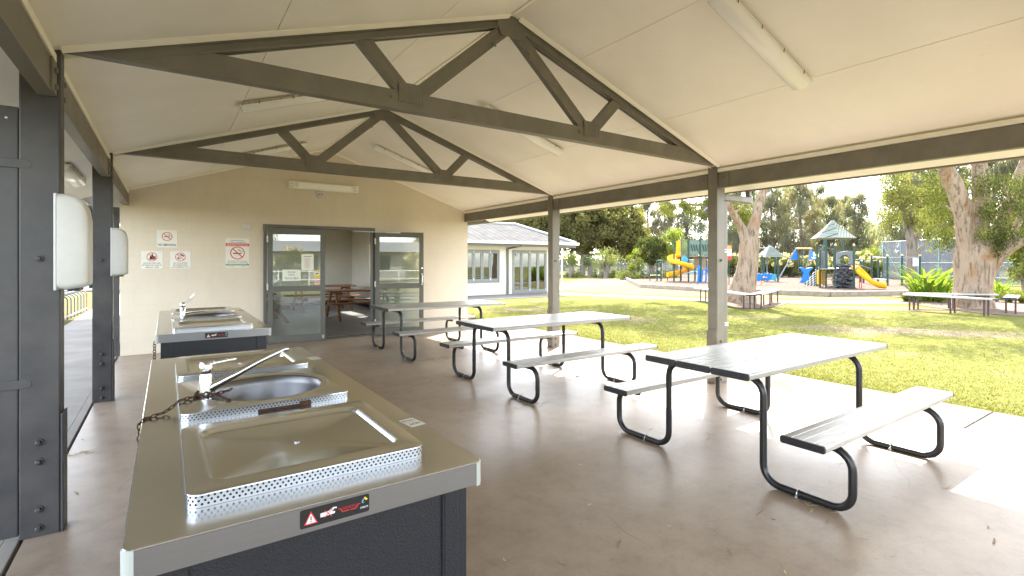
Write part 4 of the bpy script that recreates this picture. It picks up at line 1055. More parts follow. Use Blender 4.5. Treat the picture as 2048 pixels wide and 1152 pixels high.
for px, py in spots:
    p = gp(px, py, 0); o = bpy.data.objects.new('fallen_leaf', lm[k % 4]); col.objects.link(o)
    if -.66 > p.x: p.z = -.02
    if p.x > 5.93: p.z = -.004
    o.location = p; o.rotation_euler = (0, 0, random.uniform(0, 6.28)); o.scale = [random.uniform(.6, 1.15)]*3
    kind_ = ('slim brown leaf', 'straw coloured leaf', 'thin curled brown leaf', 'tiny brown leaf')[k % 4]
    near = ('beside the nearest left post' if px < 180 and py > 940 else 'on the floor joint by the left posts' if px < 300 else 'on the sunlit paving at the right' if (px > 1640 and py < 900) else 'in the shade before the nearest table' if py > 1000 and px > 1330 else
            'on the floor beside the barbecue bench' if py > 970 and px < 1330 else 'right of the nearest table tubes' if px > 1600 and py < 1000 else 'under the nearest table' if px > 1330 and py > 820 else 'between the nearest bench and the middle table' if px > 1130 and py > 780 else 'between the middle and farthest tables' if py < 800 else 'on the floor right of the nearest barbecue bench')
    props(o, kind_+' '+near, 'leaf', 'dry leaves scattered over the concrete'); k += 1
byl = {}
for o in list(col.objects):
    if o.name.startswith('fallen_leaf'): byl.setdefault(o['label'], []).append(o)
for lab, os_ in byl.items():
    if len(os_) > 1:
        os_.sort(key=lambda o: _s*o.location.x+_c*o.location.y)
        words = ['nearer one', 'farther one'] if len(os_) == 2 else ['nearest one', 'middle one', 'farthest one']
        for o, w_ in zip(os_, words): o['label'] = lab+', '+w_
def twigs(label, c, n, rad, seed):
    rnd = random.Random(seed); mb = MB()
    for _ in range(n):
        a = rnd.uniform(0, 6.28); rr_ = rad*rnd.random()**.6; x, y = c[0]+rr_*math.cos(a)*1.4, c[1]+rr_*math.sin(a)*.6; b = rnd.uniform(-.8, .8); l = rnd.uniform(.02, .07)
        z = rnd.uniform(.002, .008)
        mb.bar((x, y, z), (x+l*math.cos(b), y+l*math.sin(b), z+rnd.uniform(-.0, .008)), rnd.uniform(.002, .006), .0012, m=rnd.randint(0, 1))
    return props(mb.build('leaf_litter', [M['leaf'], M['leaf2']], loc=(c[0], c[1], 0)), label, 'litter', kind='stuff')
twigs('patch of brown leaf litter behind the leg of the farthest table', gp(872, 718), 60, .22, 1)
twigs('chaff gathered around the floor tube of the middle table, front side', gp(1060, 812), 45, .16, 2)
twigs('small tuft of dry twigs on the sunlit slab between two tables', gp(1158, 752), 26, .06, 3)
twigs('brown chaff under the front left tube of the middle table', gp(925, 762), 25, .08, 4)
twigs('chaff at the floor tube behind the farthest table', gp(1005, 706), 30, .2, 5)
twigs('straw chaff under the tube of the nearest table', gp(1640, 1015), 16, .12, 6)
twigs('grassy debris along the slab joint by the left posts', (-.64, 5.2), 40, .13, 7)

# ================================================================== COTTAGE beyond the lawn
ct = thing('cottage', 'low white blockwork cottage with grey hipped roof and folding glass doors', 'building', (12, 22, 0))
CX0, CX1, CY0, CY1, CH = 7.6, 15.95, 19.6, 24.6, 2.3
wx0, wx1, wz0, wz1 = 10.33, 12.62, .56, 2.05; ex0, ex1, ez1 = 13.33, 15.36, 2.06
mb = MB(); y0, y1 = CY0, CY0+.2
mb.box(CX0, y0, 0, wx0, y1, CH); mb.box(wx0, y0, 0, wx1, y1, wz0); mb.box(wx0, y0, wz1, wx1, y1, CH); mb.box(wx1, y0, 0, ex0, y1, CH); mb.box(ex0, y0, ez1, ex1, y1, CH); mb.box(ex1, y0, 0, CX1, y1, CH)
mb.box(CX0, CY0+.2, 0, CX0+.2, CY1, CH); mb.box(CX1-.2, CY0+.2, 0, CX1, CY1, CH); mb.box(CX0+.2, CY1-.2, 0, CX1-.2, CY1, CH)
mb.build('wall', M['cwall'], ct)
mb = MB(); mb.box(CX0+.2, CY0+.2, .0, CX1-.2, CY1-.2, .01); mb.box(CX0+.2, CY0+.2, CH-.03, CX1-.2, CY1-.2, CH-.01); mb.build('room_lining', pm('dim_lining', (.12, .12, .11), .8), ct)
M['cframe'] = pm('cottage_frame', (.20, .21, .19), .4)
def bifold(nm, xa, xb, za, zb, n):
    mb = MB(); yf0, yf1 = CY0-.03, CY0+.06; e = .05
    mb.box(xa, yf0, za, xa+e, yf1, zb); mb.box(xb-e, yf0, za, xb, yf1, zb); mb.box(xa+e, yf0, za, xb-e, yf1, za+e); mb.box(xa+e, yf0, zb-e, xb-e, yf1, zb)
    f = mb.build(nm, M['cframe'], ct)
    wd = (xb-xa-2*e)/n
    for k in range(n):
        a = xa+e+k*wd+.004; b = a+wd-.008; s_ = .07; mb = MB(); ya, yb = CY0-.015, CY0+.035; c, d = za+e+.004, zb-e-.004
        mb.box(a, ya, c, a+s_, yb, d); mb.box(b-s_, ya, c, b, yb, d); mb.box(a+s_, ya, c, b-s_, yb, c+.12); mb.box(a+s_, ya, d-.1, b-s_, yb, d)
        lf = mb.build('sash', M['cframe'], f); mb = MB(); mb.box(a+s_-.003, CY0+.005, c+.117, b-s_+.003, CY0+.012, d-.097); mb.build('pane', M['cglass'], f)
        if k % 2: 
            mb = MB()
            for z in (c+.05, d-.1): mb.box(b-.02, CY0-.03, z, b+.02, CY0-.0155, z+.11)
            mb.build('hinge', M['white'], f)
bifold('window', wx0, wx1, wz0, wz1, 5); bifold('door', ex0, ex1, .012, ez1, 4)
EX0, EX1, EY0, EY1, EZ, RZ = CX0-.7, 16.65, 18.9, 25.3, 2.40, 3.46
mb = MB(); a, b, c, d = (EX0, EY0, EZ), (EX1, EY0, EZ), (EX1, EY1, EZ), (EX0, EY1, EZ); r0, r1 = (EX0+2.0, 22.1, RZ), (15.25, 22.1, RZ)
lo = .1; mb.add([a, b, c, d, r0, r1, (a[0], a[1], EZ-lo), (b[0], b[1], EZ-lo), (c[0], c[1], EZ-lo), (d[0], d[1], EZ-lo)], [(0, 1, 5, 4), (1, 2, 5), (2, 3, 4, 5), (3, 0, 4), (6, 7, 1, 0), (7, 8, 2, 1), (8, 9, 3, 2), (9, 6, 0, 3), (9, 8, 7, 6)])
def tilemat():
    m, t, b_ = new('roof_tiles'); b_.inputs['Roughness'].default_value = .7; v = coords(t)
    wv = t.nodes.new('ShaderNodeTexWave'); wv.inputs['Scale'].default_value = .9; wv.wave_type = 'BANDS'; wv.bands_direction = 'X'; wv.inputs['Distortion'].default_value = .6; wv.inputs['Detail'].default_value = 1
    t.links.new(v, wv.inputs['Vector']); wv2 = t.nodes.new('ShaderNodeTexWave'); wv2.inputs['Scale'].default_value = 1.0; wv2.bands_direction = 'Y'; wv2.wave_profile = 'SAW'; t.links.new(v, wv2.inputs['Vector'])
    n = noise(t, v, 2.2, 5, .7); c = ramp(t, n, [(.3, (.085, .083, .08)), (.7, (.13, .127, .122))]); b_.inputs['Specular IOR Level'].default_value = 0; t.links.new(mixc(t, .35, c, mixc(t, 1.0, c, ramp(t, wv.outputs['Fac'], [(.1, .5), (.5, 1)]), 'MULTIPLY')), b_.inputs['Base Color'])
    bump(t, b_, wv2.outputs['Fac'], .6, .03); return m
rf = mb.build('roof', tilemat(), ct)
M['rooftrim'] = pm('gutter_white', (.66, .66, .63), .35)
mb = MB(); mb.box(EX0-.02, EY0-.13, EZ-.09, EX1+.12, EY0-.005, EZ+.02); mb.box(EX1+.005, EY0, EZ-.09, EX1+.12, EY1, EZ+.02); mb.build('gutter', M['rooftrim'], ct, bevel=.015)
mb = MB(); mb.box(EX0, EY0, EZ-.2, EX1, EY0+.03, EZ-.095); mb.box(EX1-.03, EY0+.03, EZ-.2, EX1, EY1, EZ-.095); mb.build('fascia', M['frame'], ct)
mb = MB(); mb.box(EX0, EY0+.03, EZ-.125, EX1-.03, EY1, EZ-.105); mb.build('soffit', M['trim'], ct)
mb = MB(); mb.box(13.0, CY0-.09, 0, 13.09, CY0-.005, 2.12); mb.bar((13.045, CY0-.045, 2.12), (13.35, EY0-.02, 2.24), .08, .08); mb.box(13.31, EY0-.10, 2.24, 13.39, EY0-.02, EZ-.08); mb.build('downpipe', M['frame'], ct, bevel=.01)
# solar panels on the hip, standing a little proud
nrm = (Vector(b)-Vector(r1)).cross(Vector(c)-Vector(r1)).normalized()
if nrm.z < 0: nrm = -nrm
def sp(u, v, h): # u along eave 0..1, v up 0..1
    e = Vector(b).lerp(Vector(c), u); return e.lerp(Vector(r1), v)+nrm*h
for k in range(4):
    mb = MB(); u0, u1 = .06+.13*k, .06+.13*k+.12; v0, v1 = .08, .7
    q = [sp(u0, v0, .10), sp(u1, v0, .10), sp(u1, v1, .10), sp(u0, v1, .10)]; mb.hexa(q, [x+nrm*.04 for x in q]); mb.build('solar_panel', pm('solar_panel', (.25, .28, .33), .15, spec=.8), rf)
mb = MB(); q0, q1 = Vector(b)+Vector((0, 0, .03)), Vector(r1)+Vector((0, 0, .03)); mb.tube([q0, q1], .075, 8); mb.tube([Vector(r0)+Vector((0, 0, .02)), q1], .07, 8); mb.build('ridge_tiles', pm('ridge_cap', (.3, .3, .3), .6), rf)
sheet('cottage_porch', [(7.0, 17.3), (16.4, 17.3), (16.4, 19.595), (7.0, 19.595)], .01, M['path'], .08)
pl_ = MB(); pl_.cyl(dp(1124, 27, -.02), dp(1124, 27, 2.35), .045, 10); pl_.box(*(dp(1124, 27, 2.3)-Vector((.12, .05, 0))), *(dp(1124, 27, 2.4)+Vector((.12, .05, 0))))
props(pl_.build('pole', M['rooftrim'], loc=dp(1124, 27, 0)), 'slim white pole standing past the right end of the cottage roof', 'pole')

# ================================================================== PLAYGROUND
for n_, c_ in (('pg_green', (.02, .06, .045)), ('pg_yellow', (.85, .42, .01)), ('pg_blue', (.01, .16, .62)), ('pg_grey', (.15, .165, .18)), ('pg_sage', (.13, .19, .15)), ('pg_rock', (.045, .05, .06)), ('pg_gold', (.6, .36, .08)), ('pg_red', (.6, .05, .04)), ('pg_roof', (.18, .20, .165)), ('pg_teal', (.05, .30, .42)), ('pg_tan', (.30, .25, .16)), ('pg_white', (.75, .75, .75))):
    M[n_] = pm(n_, c_, .5, c2=tuple(x*.80 for x in c_), ns=3, spec=.05 if n_ == 'pg_roof' else .3)
BZ = .10
fwd = Vector((_s, _c, 0)); rt = Vector((_c, -_s, 0))
def pw(px, d, z): return dp(px, d, z)
def fpanel(mb, px0, px1, d, z0, z1, m=0, th=.05):   # upright panel facing the shelter, real thickness
    a, b = pw(px0, d, 0), pw(px1, d, 0); n = fwd*th
    mb.hexa([(a.x, a.y, z0), (b.x, b.y, z0), (b.x+n.x, b.y+n.y, z0), (a.x+n.x, a.y+n.y, z0)], [(a.x, a.y, z1), (b.x, b.y, z1), (b.x+n.x, b.y+n.y, z1), (a.x+n.x, a.y+n.y, z1)], m)
def pgpost(parent, px, d, top, cap=True, r=.055, mat='pg_green', nm='post'):
    p = pw(px, d, BZ-.02); mb = MB(); mb.cyl(p, (p.x, p.y, top), r, 12); q = mb.build(nm, M[mat], parent, smooth=True)
    if cap:
        mb = MB(); mb.lathe([(r*1.1, 0), (r*1.2, .03), (r*.9, .09), (.005, .11)], (p.x, p.y, top), 12); mb.build('post_cap', M['pg_gold'], q, smooth=True)
    return p
# --- tower with the spiral slide
D = 37
ta = thing('play_tower', 'sage green play tower with mast and yellow spiral slide, left side of the playground', 'playground tower', pw(1385, D, BZ))
DK = zp(512, D)
for px, d in ((1348, 36.6), (1377, 36), (1400, 36), (1420, 36), (1362, 38), (1390, 38), (1412, 38)): pgpost(ta, px, d, zp(480, D) if px != 1348 else zp(481, 36.6), False, .06)
mb = MB(); a = [pw(1360, 36.1, DK-.05), pw(1420, 36.1, DK-.05), pw(1414, 37.9, DK-.05), pw(1360, 37.9, DK-.05)]; mb.hexa(a, [p+Vector((0, 0, .08)) for p in a]); mb.build('deck', M['pg_tan'], ta)
for p0, p1 in ((1379, 1398), (1402, 1419)):
    mb = MB(); fpanel(mb, p0, p1, 36.03, DK+.08, zp(481, D)); 
    q = mb.build('side_panel', M['pg_sage'], ta)
    mb = MB()
    for k in range(3):
        u = p0+5+5*k; mb.bar(pw(u-2, 36.0, zp(490, D)), pw(u+1.5, 36.0, zp(503, D)), .07, .02, up=-fwd)
    mb.build('slot', M['pg_green'], q)
mb = MB()
for k in range(8): p = pw(1362+2.1*k, 36.1, 0); mb.cyl((p.x, p.y, DK), (p.x, p.y, zp(481, D)), .018, 6)
mb.bar(pw(1361, 36.1, zp(480.5, D)), pw(1378, 36.1, zp(480.5, D)), .05, .05); mb.bar(pw(1361, 36.1, DK+.05), pw(1378, 36.1, DK+.05), .05, .05); mb.build('railing', M['pg_sage'], ta)
mb = MB(); fpanel(mb, 1363, 1377, 36.05, zp(532, D), DK-.06); q = mb.build('bubble_panel', M['pg_sage'], ta)
mb = MB(); mb.lathe([(.24, 0), (.24, .05), (.2, .1), (.01, .12)], pw(1369.5, 36.04, zp(520, D)), 20, M=Matrix.Rotation(-YAW, 4, 'Z') @ Matrix.Rotation(R(90), 4, 'X')); mb.build('bubble', M['pg_teal'], q, smooth=True)
mb = MB(); fpanel(mb, 1389, 1412, 37.3, zp(537, D), DK-.06); mb.build('back_panel', M['pg_tan'], ta)
# spiral slide: open trough swept round a helix
def trough(mb, path, wd, hh, m=0, widthdir=None, th=.03):
    P = [Vector(p) for p in path]; rings = []
    for i, p in enumerate(P):
        d = (P[min(i+1, len(P)-1)]-P[max(i-1, 0)]); d.z = 0; d.normalize(); s_ = Vector((d.y, -d.x, 0))
        out = []
        for a, b in ((-.5, 1), (-.47, .35), (-.33, .05), (0, 0), (.33, .05), (.47, .35), (.5, 1)): out.append(p+s_*a*wd+Vector((0, 0, b*hh)))
        out += [q+Vector((0, 0, -th)) + s_*(-.02 if k > 3 else .02 if k < 3 else 0)*-1 for k, q in list(enumerate(out))[::-1]]
        rings.append(out)
    mb.loft(rings, True, True, m)
cc = pw(1361, 36.7, 0); 
path = []
for k in range(37):
    f = k/36; an = math.atan2(_c, _s) + R(-20 + 395*f)   # turning away from the deck and round
    path.append(cc+Vector((math.cos(an), math.sin(an), 0))*.62+Vector((0, 0, DK-.02-(DK-BZ-.42)*f)))
end = path[-1]; dirn = (path[-1]-path[-2]); dirn.z = 0; dirn.normalize()
path += [end-rt*.25+Vector((0, 0, -.04)), end-rt*.6+Vector((0, 0, -.07))]
mb = MB(); trough(mb, path, .58, .30); sl_ = mb.build('spiral_slide', M['pg_yellow'], ta, smooth=True, ang=50)
mb = MB(); mb.cyl((cc.x, cc.y, BZ), (cc.x, cc.y, DK), .05, 10); e = path[-1]; mb.cyl((e.x, e.y, BZ), (e.x, e.y, e.z-.02), .03, 8); mb.build('slide_support', M['pg_green'], ta)
mb = MB(); fpanel(mb, 1353, 1361, 36.4, DK, zp(482, D), th=.06); mb.build('slide_hood', M['pg_yellow'], ta)
mb = MB(); 
for a, b in (((1402, 36.9, zp(413, D)), (1402, 36.9, BZ)),): mb.cyl(pw(*a), pw(*b), .05, 10)
mast = mb.build('mast', M['pg_green'], ta)
mb = MB(); fpanel(mb, 1404, 1418, 36.9, zp(426, D), zp(414, D), th=.03); mb.build('flag', M['pg_blue'], mast)
mb = MB()
for a, b in (((1385, 447), (1404, 447)), ((1375, 473), (1405, 473)), ((1390, 447), (1390, 480))): mb.cyl(pw(a[0], 36.8, zp(a[1], D)), pw(b[0], 36.8, zp(b[1], D)), .035, 8)
for a, b in (((1392, 455), (1377, 473)), ((1392, 455), (1404, 473)), ((1405, 462), (1425, 450)), ((1397, 460), (1420, 464))): mb.cyl(pw(a[0], 36.8, zp(a[1], D)), pw(b[0], 36.8, zp(b[1], D)), .025, 6)
mb.build('rigging_frame', M['pg_green'], ta)
# climbing rails left of the slide and pull-up frame
cf = thing('climbing_frame', 'low dark green post and rail frame left of the spiral slide', 'climbing frame', pw(1325, 37.2, BZ))
for px, tp in ((1314, 520), (1322, 518)): pgpost(cf, px, 37.2, zp(tp, 37), False, .05)
mb = MB(); mb.cyl(pw(1300, 37.2, zp(551, 37)), pw(1322, 37.2, zp(551, 37)), .03, 8); mb.cyl(pw(1300, 37.2, BZ), pw(1300, 37.2, zp(551, 37)), .03, 8); mb.cyl(pw(1314, 37.2, zp(521, 37)), pw(1324, 36.8, zp(521, 37)), .04, 8); mb.build('rail', M['pg_green'], cf)
bb = thing('balance_toy', 'blue posts with coloured balls and a rail beside the spiral slide tower', 'play equipment', pw(1400, 34, BZ))
for px, tp, r_ in ((1396, 531, .07), (1403, 540, .05), (1411, 535, .05), (1420, 550, .05)): 
    p = pw(px, 34, BZ); mb = MB(); mb.cyl(p, p+rt*.08+Vector((0, 0, zp(tp, 34)-BZ)), r_, 10); mb.build('post', M['pg_blue'], bb, smooth=True)
mb = MB(); mb.tube([pw(1372, 34.3, zp(546, 34)), pw(1384, 34.2, zp(545, 34)), pw(1396, 34, zp(540, 34))], .03, 8); mb.build('rail', M['pg_teal'], bb)
for px, py, mt in ((1419, 530, 'pg_teal'), (1418, 541, 'pg_red'), (1413, 540, 'pg_blue')):
    mb = MB(); mb.lathe([(.01, -.09), (.06, -.07), (.09, 0), (.06, .07), (.01, .09)], pw(px, 34, zp(py, 34)), 12); mb.build('ball', M[mt], bb, smooth=True)
# sign post
sg_ = thing('playground_sign', 'white and red playground sign with an orange top behind the middle post', 'sign', pw(1458, 33, 0))
mb = MB(); fpanel(mb, 1453, 1463, 33, zp(512, 33), zp(498, 33), th=.03); mb.build('board', M['pg_white'], sg_)
mb = MB(); fpanel(mb, 1453, 1463, 33, zp(520, 33), zp(512.2, 33), th=.03); mb.build('lower_band', M['pg_red'], sg_)
mb = MB(); fpanel(mb, 1453, 1463, 33, zp(497.8, 33), zp(491, 33), th=.03); mb.build('upper_band', pm('sign_orange', (.8, .25, .05), .5), sg_)
mb = MB(); mb.cyl(pw(1458, 33.08, -.02), pw(1458, 33.08, zp(492, 33)), .03, 8); mb.build('pole', M['pg_green'], sg_)
# --- small cubby
hu = thing('play_cubby', 'small play hut with grey tiled roof and blue counter beside the left paperbark', 'playhouse', pw(1540, 37, BZ)); D = 37
for px, d in ((1524, 36.4), (1556, 36.4), (1528, 38), (1550, 38)): pgpost(hu, px, d, zp(512, D), False, .06, nm='post')
mb = MB()
def pyramid(mb, cx, d, half, z0, z1, steps=5, sides=4, top=.1, rot=0, m=0):
    c = pw(cx, d, 0); rings = []
    for k in range(steps+1):
        f = k/steps; r_ = half*(1-f)+top*f; zz = z0+(z1-z0)*f**.92
        for dr in ((.03, 0),) if k == 0 else ((0, 0), (.035, .0)) if k < steps else ((0, 0),):
            rings.append([(c.x+(r_+dr[0]-(.0 if dr[0] else 0))*math.cos(a), c.y+(r_+dr[0])*math.sin(a), zz-(.03 if dr[0] and k else 0)*0) for a in [rot+2*math.pi*j/sides for j in range(sides)]])
    mb.loft(rings, True, True, m)
pyramid(mb, 1540, 37, 1.02, zp(514, D), zp(500, D), 4, 4, .42, -YAW+R(45)); mb.build('roof', M['pg_roof'], hu)
mb = MB(); pyramid(mb, 1540, 37, .44, zp(500, D)+.005, zp(491, D), 3, 4, .04, -YAW+R(45)); mb.build('roof_cap', M['pg_roof'], hu)
mb = MB(); fpanel(mb, 1530, 1553, 36.4, BZ+.1, zp(548, D), th=.04); mb.build('counter', M['pg_teal'], hu)
mb = MB(); mb.cyl(pw(1534, 37.2, BZ), pw(1534, 37.2, zp(496, D)), .04, 8); mb.cyl(pw(1519, 37.5, zp(496, D)), pw(1536, 37.5, zp(496, D)), .03, 8); mb.build('rail', M['pg_grey'], hu)
# --- spring rocker
rk = thing('spring_rocker', 'blue fish shaped spring rocker in front of the play hut', 'spring rocker', pw(1523, 31, BZ)); D = 31
for px in (1517, 1535):
    mb = MB(); prof = [(-.20, .02), (-.16, -.10), (0, -.16), (.14, -.10), (.20, .04), (.18, .16), (.10, .12), (.04, .18), (-.04, .14), (-.10, .20), (-.16, .12)]; c = pw(px, 31 if px < 1520 else 31.3, zp(555, D))
    mb.prism(prof, lambda a, b, t: c+rt*a*1.35+Vector((0, 0, b*1.5))+fwd*t, -.03, .03); mb.build('side_panel', M['pg_blue'], rk, bevel=.01)
mb = MB(); c = pw(1528, 31.15, zp(554, D)); mb.box(c.x-.18, c.y-.1, c.z-.05, c.x+.18, c.y+.1, c.z); mb.build('seat', M['pg_gold'], rk)
mb = MB(); c = pw(1524, 31.1, BZ); mb.tube([c+Vector((.07*math.cos(t), .07*math.sin(t), .012*t)) for t in [k*.5 for k in range(44)]], .012, 6); mb.cyl(c, c+Vector((0, 0, .02)), .14, 16); mb.build('spring', M['pg_red'], rk)
# --- A frame swing
sw = thing('swing_frame', 'swing frame with yellow top bar and blue triangular end panels', 'swing', pw(1600, 42, BZ)); D = 42
zt = zp(497, D)
for pxt, pxa, pxb, d in ((1592, 1557, 1606, 42), (1621, 1608, 1646, 42)):
    for pb, dd in ((pxa, -1.0), (pxb, 1.1)):
        a = pw(pxt, d, zt); b = pw(pb, d+dd, BZ); mb = MB(); mb.cyl(a, b, .045, 8); mb.build('leg', M['pg_grey'] if pb == pxa else M['pg_green'], sw)
    mb = MB(); a = pw(pxt, d, zt); l_ = pw(pxt-(13 if pxt == 1592 else 4), d-.25, zt-.92); r_ = pw(pxt+(4 if pxt == 1592 else 14), d+.25, zt-.92)
    mb.add([a-fwd*.03, l_-fwd*.03, r_-fwd*.03, a+fwd*.03, l_+fwd*.03, r_+fwd*.03], [(0, 1, 2), (5, 4, 3), (0, 3, 4, 1), (1, 4, 5, 2), (2, 5, 3, 0)]); q = mb.build('end_panel', M['pg_blue'], sw)
    if pxt == 1621:
        c = pw(1627, d-.2, zt-.58); P_ = Pl(c-fwd*.02, rt, ZD); P_.n = -fwd
        P_.line((0, -.24), (0, .2), .06, 0, .03); P_.line((-.11, .1), (.11, .1), .05, 0, .034); P_.ring(0, .24, .03, .075, 0, .03, 12)
        for k in range(8):
            a0, a1 = R(200+17.5*k), R(200+17.5*(k+1)); P_.line((.2*math.cos(a0), -.05+.2*math.sin(a0)), (.2*math.cos(a1), -.05+.2*math.sin(a1)), .06, 0, .032)
        P_.mb.build('anchor_emblem', M['pg_white'], q)
mb = MB(); mb.cyl(pw(1592, 42, zt), pw(1624, 42, zt), .06, 10); mb.build('top_bar', M['pg_gold'], sw)
for px in (1602, 1612):
    mb = MB()
    for dd in (-.2, .2): p = pw(px, 42, zt); q = p+rt*dd; mb.cyl(q, (q.x, q.y, .65), .012, 6)
    mb.build('chain', M['pg_grey'], sw); mb = MB(); c = pw(px, 42, .62); mb.obox = None; mb.bar(c-rt*.24, c+rt*.24, .16, .03); mb.build('swing_seat', M['black'], sw)
# --- whale tail climber and net
wh = thing('whale_tail_panel', 'bright blue whale tail shaped climbing panel', 'play equipment', pw(1608, 34, BZ)); D = 34
prof = [(-.62, .02), (-.30, .02), (.10, .03), (.28, .50), (.24, .85), (.42, 1.12), (.60, 1.28), (.50, 1.36), (.25, 1.30), (.02, 1.22), (-.22, 1.30), (-.48, 1.36), (-.58, 1.28), (-.38, 1.10), (-.22, .80), (-.28, .45)]
c = pw(1612, 34, BZ); mb = MB(); mb.prism(prof, lambda a, b, t: c+rt*a*.78+Vector((0, 0, b*.78))+fwd*t, -.05, .05); mb.build('panel', M['pg_blue'], wh, bevel=.02)
mb = MB(); mb.cyl(pw(1604, 34.15, BZ-.02), pw(1604, 34.15, zp(497, D)), .04, 8); mb.build('post', M['pg_green'], wh)
D = 29
tb = thing('play_tower', 'play tower with hexagonal grey green roof, rock wall panel and straight yellow slide', 'playground tower', pw(1665, D, BZ))
DK2 = zp(536, D)
for px, d, tp in ((1634, 29.5, 488), (1652, 27.6, 480), (1671, 27.2, 492), (1708, 26.6, 492), (1648, 31, 478), (1668, 29.4, 472), (1686, 30.5, 478), (1640, 28, 500)):
    pgpost(tb, px, d, zp(tp, d), tp >= 488 and px != 1640, .05)
mb = MB(); a = [pw(1640, 27.7, DK2-.06), pw(1672, 27.3, DK2-.06), pw(1707, 26.9, DK2-.06), pw(1700, 30, DK2-.06), pw(1650, 31, DK2-.06)]
n = len(a); mb.add(a+[p+Vector((0, 0, .06)) for p in a], [tuple(range(n)), tuple(n+k for k in range(n))]+[(k, (k+1) % n, n+(k+1) % n, n+k) for k in range(n)]); mb.build('deck', M['pg_tan'], tb)
def ring_panel(mb, px0, px1, d, z0, z1, cx, cz, r_, th=.05):
    A = pw(px0, d, 0); W_ = (pw(px1, d, 0)-A).length; n = 32; fr = []; inn = []
    for k in range(n):
        a = 2*math.pi*k/n; ca, sa = math.cos(a), math.sin(a); inn.append((cx*W_+r_*ca, cz+r_*sa))
        t = min([abs(v) for v in ((W_*(1-cx))/ca if ca > 1e-6 else 1e9, (W_*cx)/-ca if ca < -1e-6 else 1e9, (z1-cz)/sa if sa > 1e-6 else 1e9, (cz-z0)/-sa if sa < -1e-6 else 1e9)])
        fr.append((cx*W_+t*ca, cz+t*sa))
    # corners
    def F(a, b, t): return A+rt*a+Vector((0, 0, b))+fwd*t
    V = [F(*p, 0) for p in inn]+[F(*p, 0) for p in fr]+[F(*p, th) for p in inn]+[F(*p, th) for p in fr]; FF = []
    for k in range(n):
        j = (k+1) % n; FF += [(k, j, n+j, n+k), (2*n+k, 3*n+k, 3*n+j, 2*n+j), (k, 2*n+k, 2*n+j, j), (n+k, n+j, 3*n+j, 3*n+k)]
    mb.add(V, FF)
d_ = 27.0
mb = MB(); ring_panel(mb, 1673, 1706, d_, zp(535, d_), zp(505, d_), .5, zp(520, d_), .28); 
A = pw(1673, d_, 0); arc = [(.0, zp(505, d_)), (.87, zp(505, d_)), (.87, zp(503, d_)), (.6, zp(501.5, d_)), (.3, zp(503.5, d_))]
mb.prism(arc, lambda a, b, t: A+rt*a+Vector((0, 0, b+.001))+fwd*t, 0, .05); mb.build('porthole_panel', M['pg_grey'], tb)
def rockmat():
    m, t, b_ = new('moulded_rock'); v = coords(t, scale=(1, 1, 1.7)); vo = t.nodes.new('ShaderNodeTexVoronoi'); vo.inputs['Scale'].default_value = 4.2; t.links.new(v, vo.inputs['Vector'])
    t.links.new(ramp(t, vo.outputs['Distance'], [(.1, (.09, .10, .115)), (.6, (.02, .022, .028))]), b_.inputs['Base Color']); b_.inputs['Roughness'].default_value = .45; bump(t, b_, vo.outputs['Distance'], 1, .12).invert = True; return m
mb = MB(); rnd = random.Random(3)
fpanel(mb, 1673, 1706.5, d_, BZ-.02, DK2-.01, th=.1)
for r_ in range(7):                          # bulging moulded stones
    for k in range(3):
        u = 1676+11*k+(5 if r_ % 2 else 0)+rnd.uniform(-1, 1); 
        if u > 1703: continue
        z = BZ+.1+r_*.185; c = pw(u+2, d_-.0, z); w2, h2 = rnd.uniform(.12, .17), rnd.uniform(.07, .095)
        mb.loft([[c+rt*(q[0])*kk+Vector((0, 0, q[1]*kk))-fwd*dd for q in rring(0, 0, w2*2, h2*2, .05, 0, 3)] for kk, dd in ((1, -.01), (.95, .03), (.7, .055), (.3, .06))], False, True)
mb.build('rock_wall', rockmat(), tb, smooth=True, ang=60)
d2_ = 28.0
mb = MB()
for k in range(6): p = pw(1639+3*k, d2_, 0); mb.hexa([p+Vector((0, 0, DK2)), p+rt*.06+Vector((0, 0, DK2)), p+rt*.06+fwd*.03+Vector((0, 0, DK2)), p+fwd*.03+Vector((0, 0, DK2))], [v_+Vector((0, 0, zp(505-3*math.sin(math.pi*(k+.5)/6), d2_))) for v_ in (p, p+rt*.06, p+rt*.06+fwd*.03, p+fwd*.03)])
mb.bar(pw(1638, d2_, zp(505, d2_)), pw(1656, d2_, zp(505, d2_)), .05, .08); mb.bar(pw(1638, d2_, DK2+.06), pw(1656, d2_, DK2+.06), .05, .1); mb.build('arch_gate', M['pg_grey'], tb)
mb = MB(); fpanel(mb, 1636, 1654, d2_, zp(569, d2_), zp(541, d2_), th=.12); q = mb.build('noughts_and_crosses_panel', M['pg_yellow'], tb, bevel=.02)
P_ = Pl(pw(1645, d2_-.003, zp(555, d2_)), rt, ZD); P_.n = -fwd
for i in range(3):
    for j in range(3):
        x, z = (i-1)*.15, (1-j)*.24
        if (i+j) % 2 == 0 and j == 0: P_.line((x-.045, z-.06), (x+.045, z+.06), .025, 0, .001); P_.line((x-.045, z+.06), (x+.045, z-.06), .025, 0, .002)
        elif i == 2: P_.ring(x, z, .03, .055, 0, .001, 14)
        elif i == 1: P_.line((x, z-.05), (x, z+.05), .025, 0, .001)
for z in (-.12, .12): P_.line((-.22, z), (.22, z), .012, 0, .003)
P_.mb.build('game_marks', M['pg_green'], q)
mb = MB(); z0_, z1_ = zp(478, D), zp(440, D); c = pw(1665.5, 29, 0); rings = []
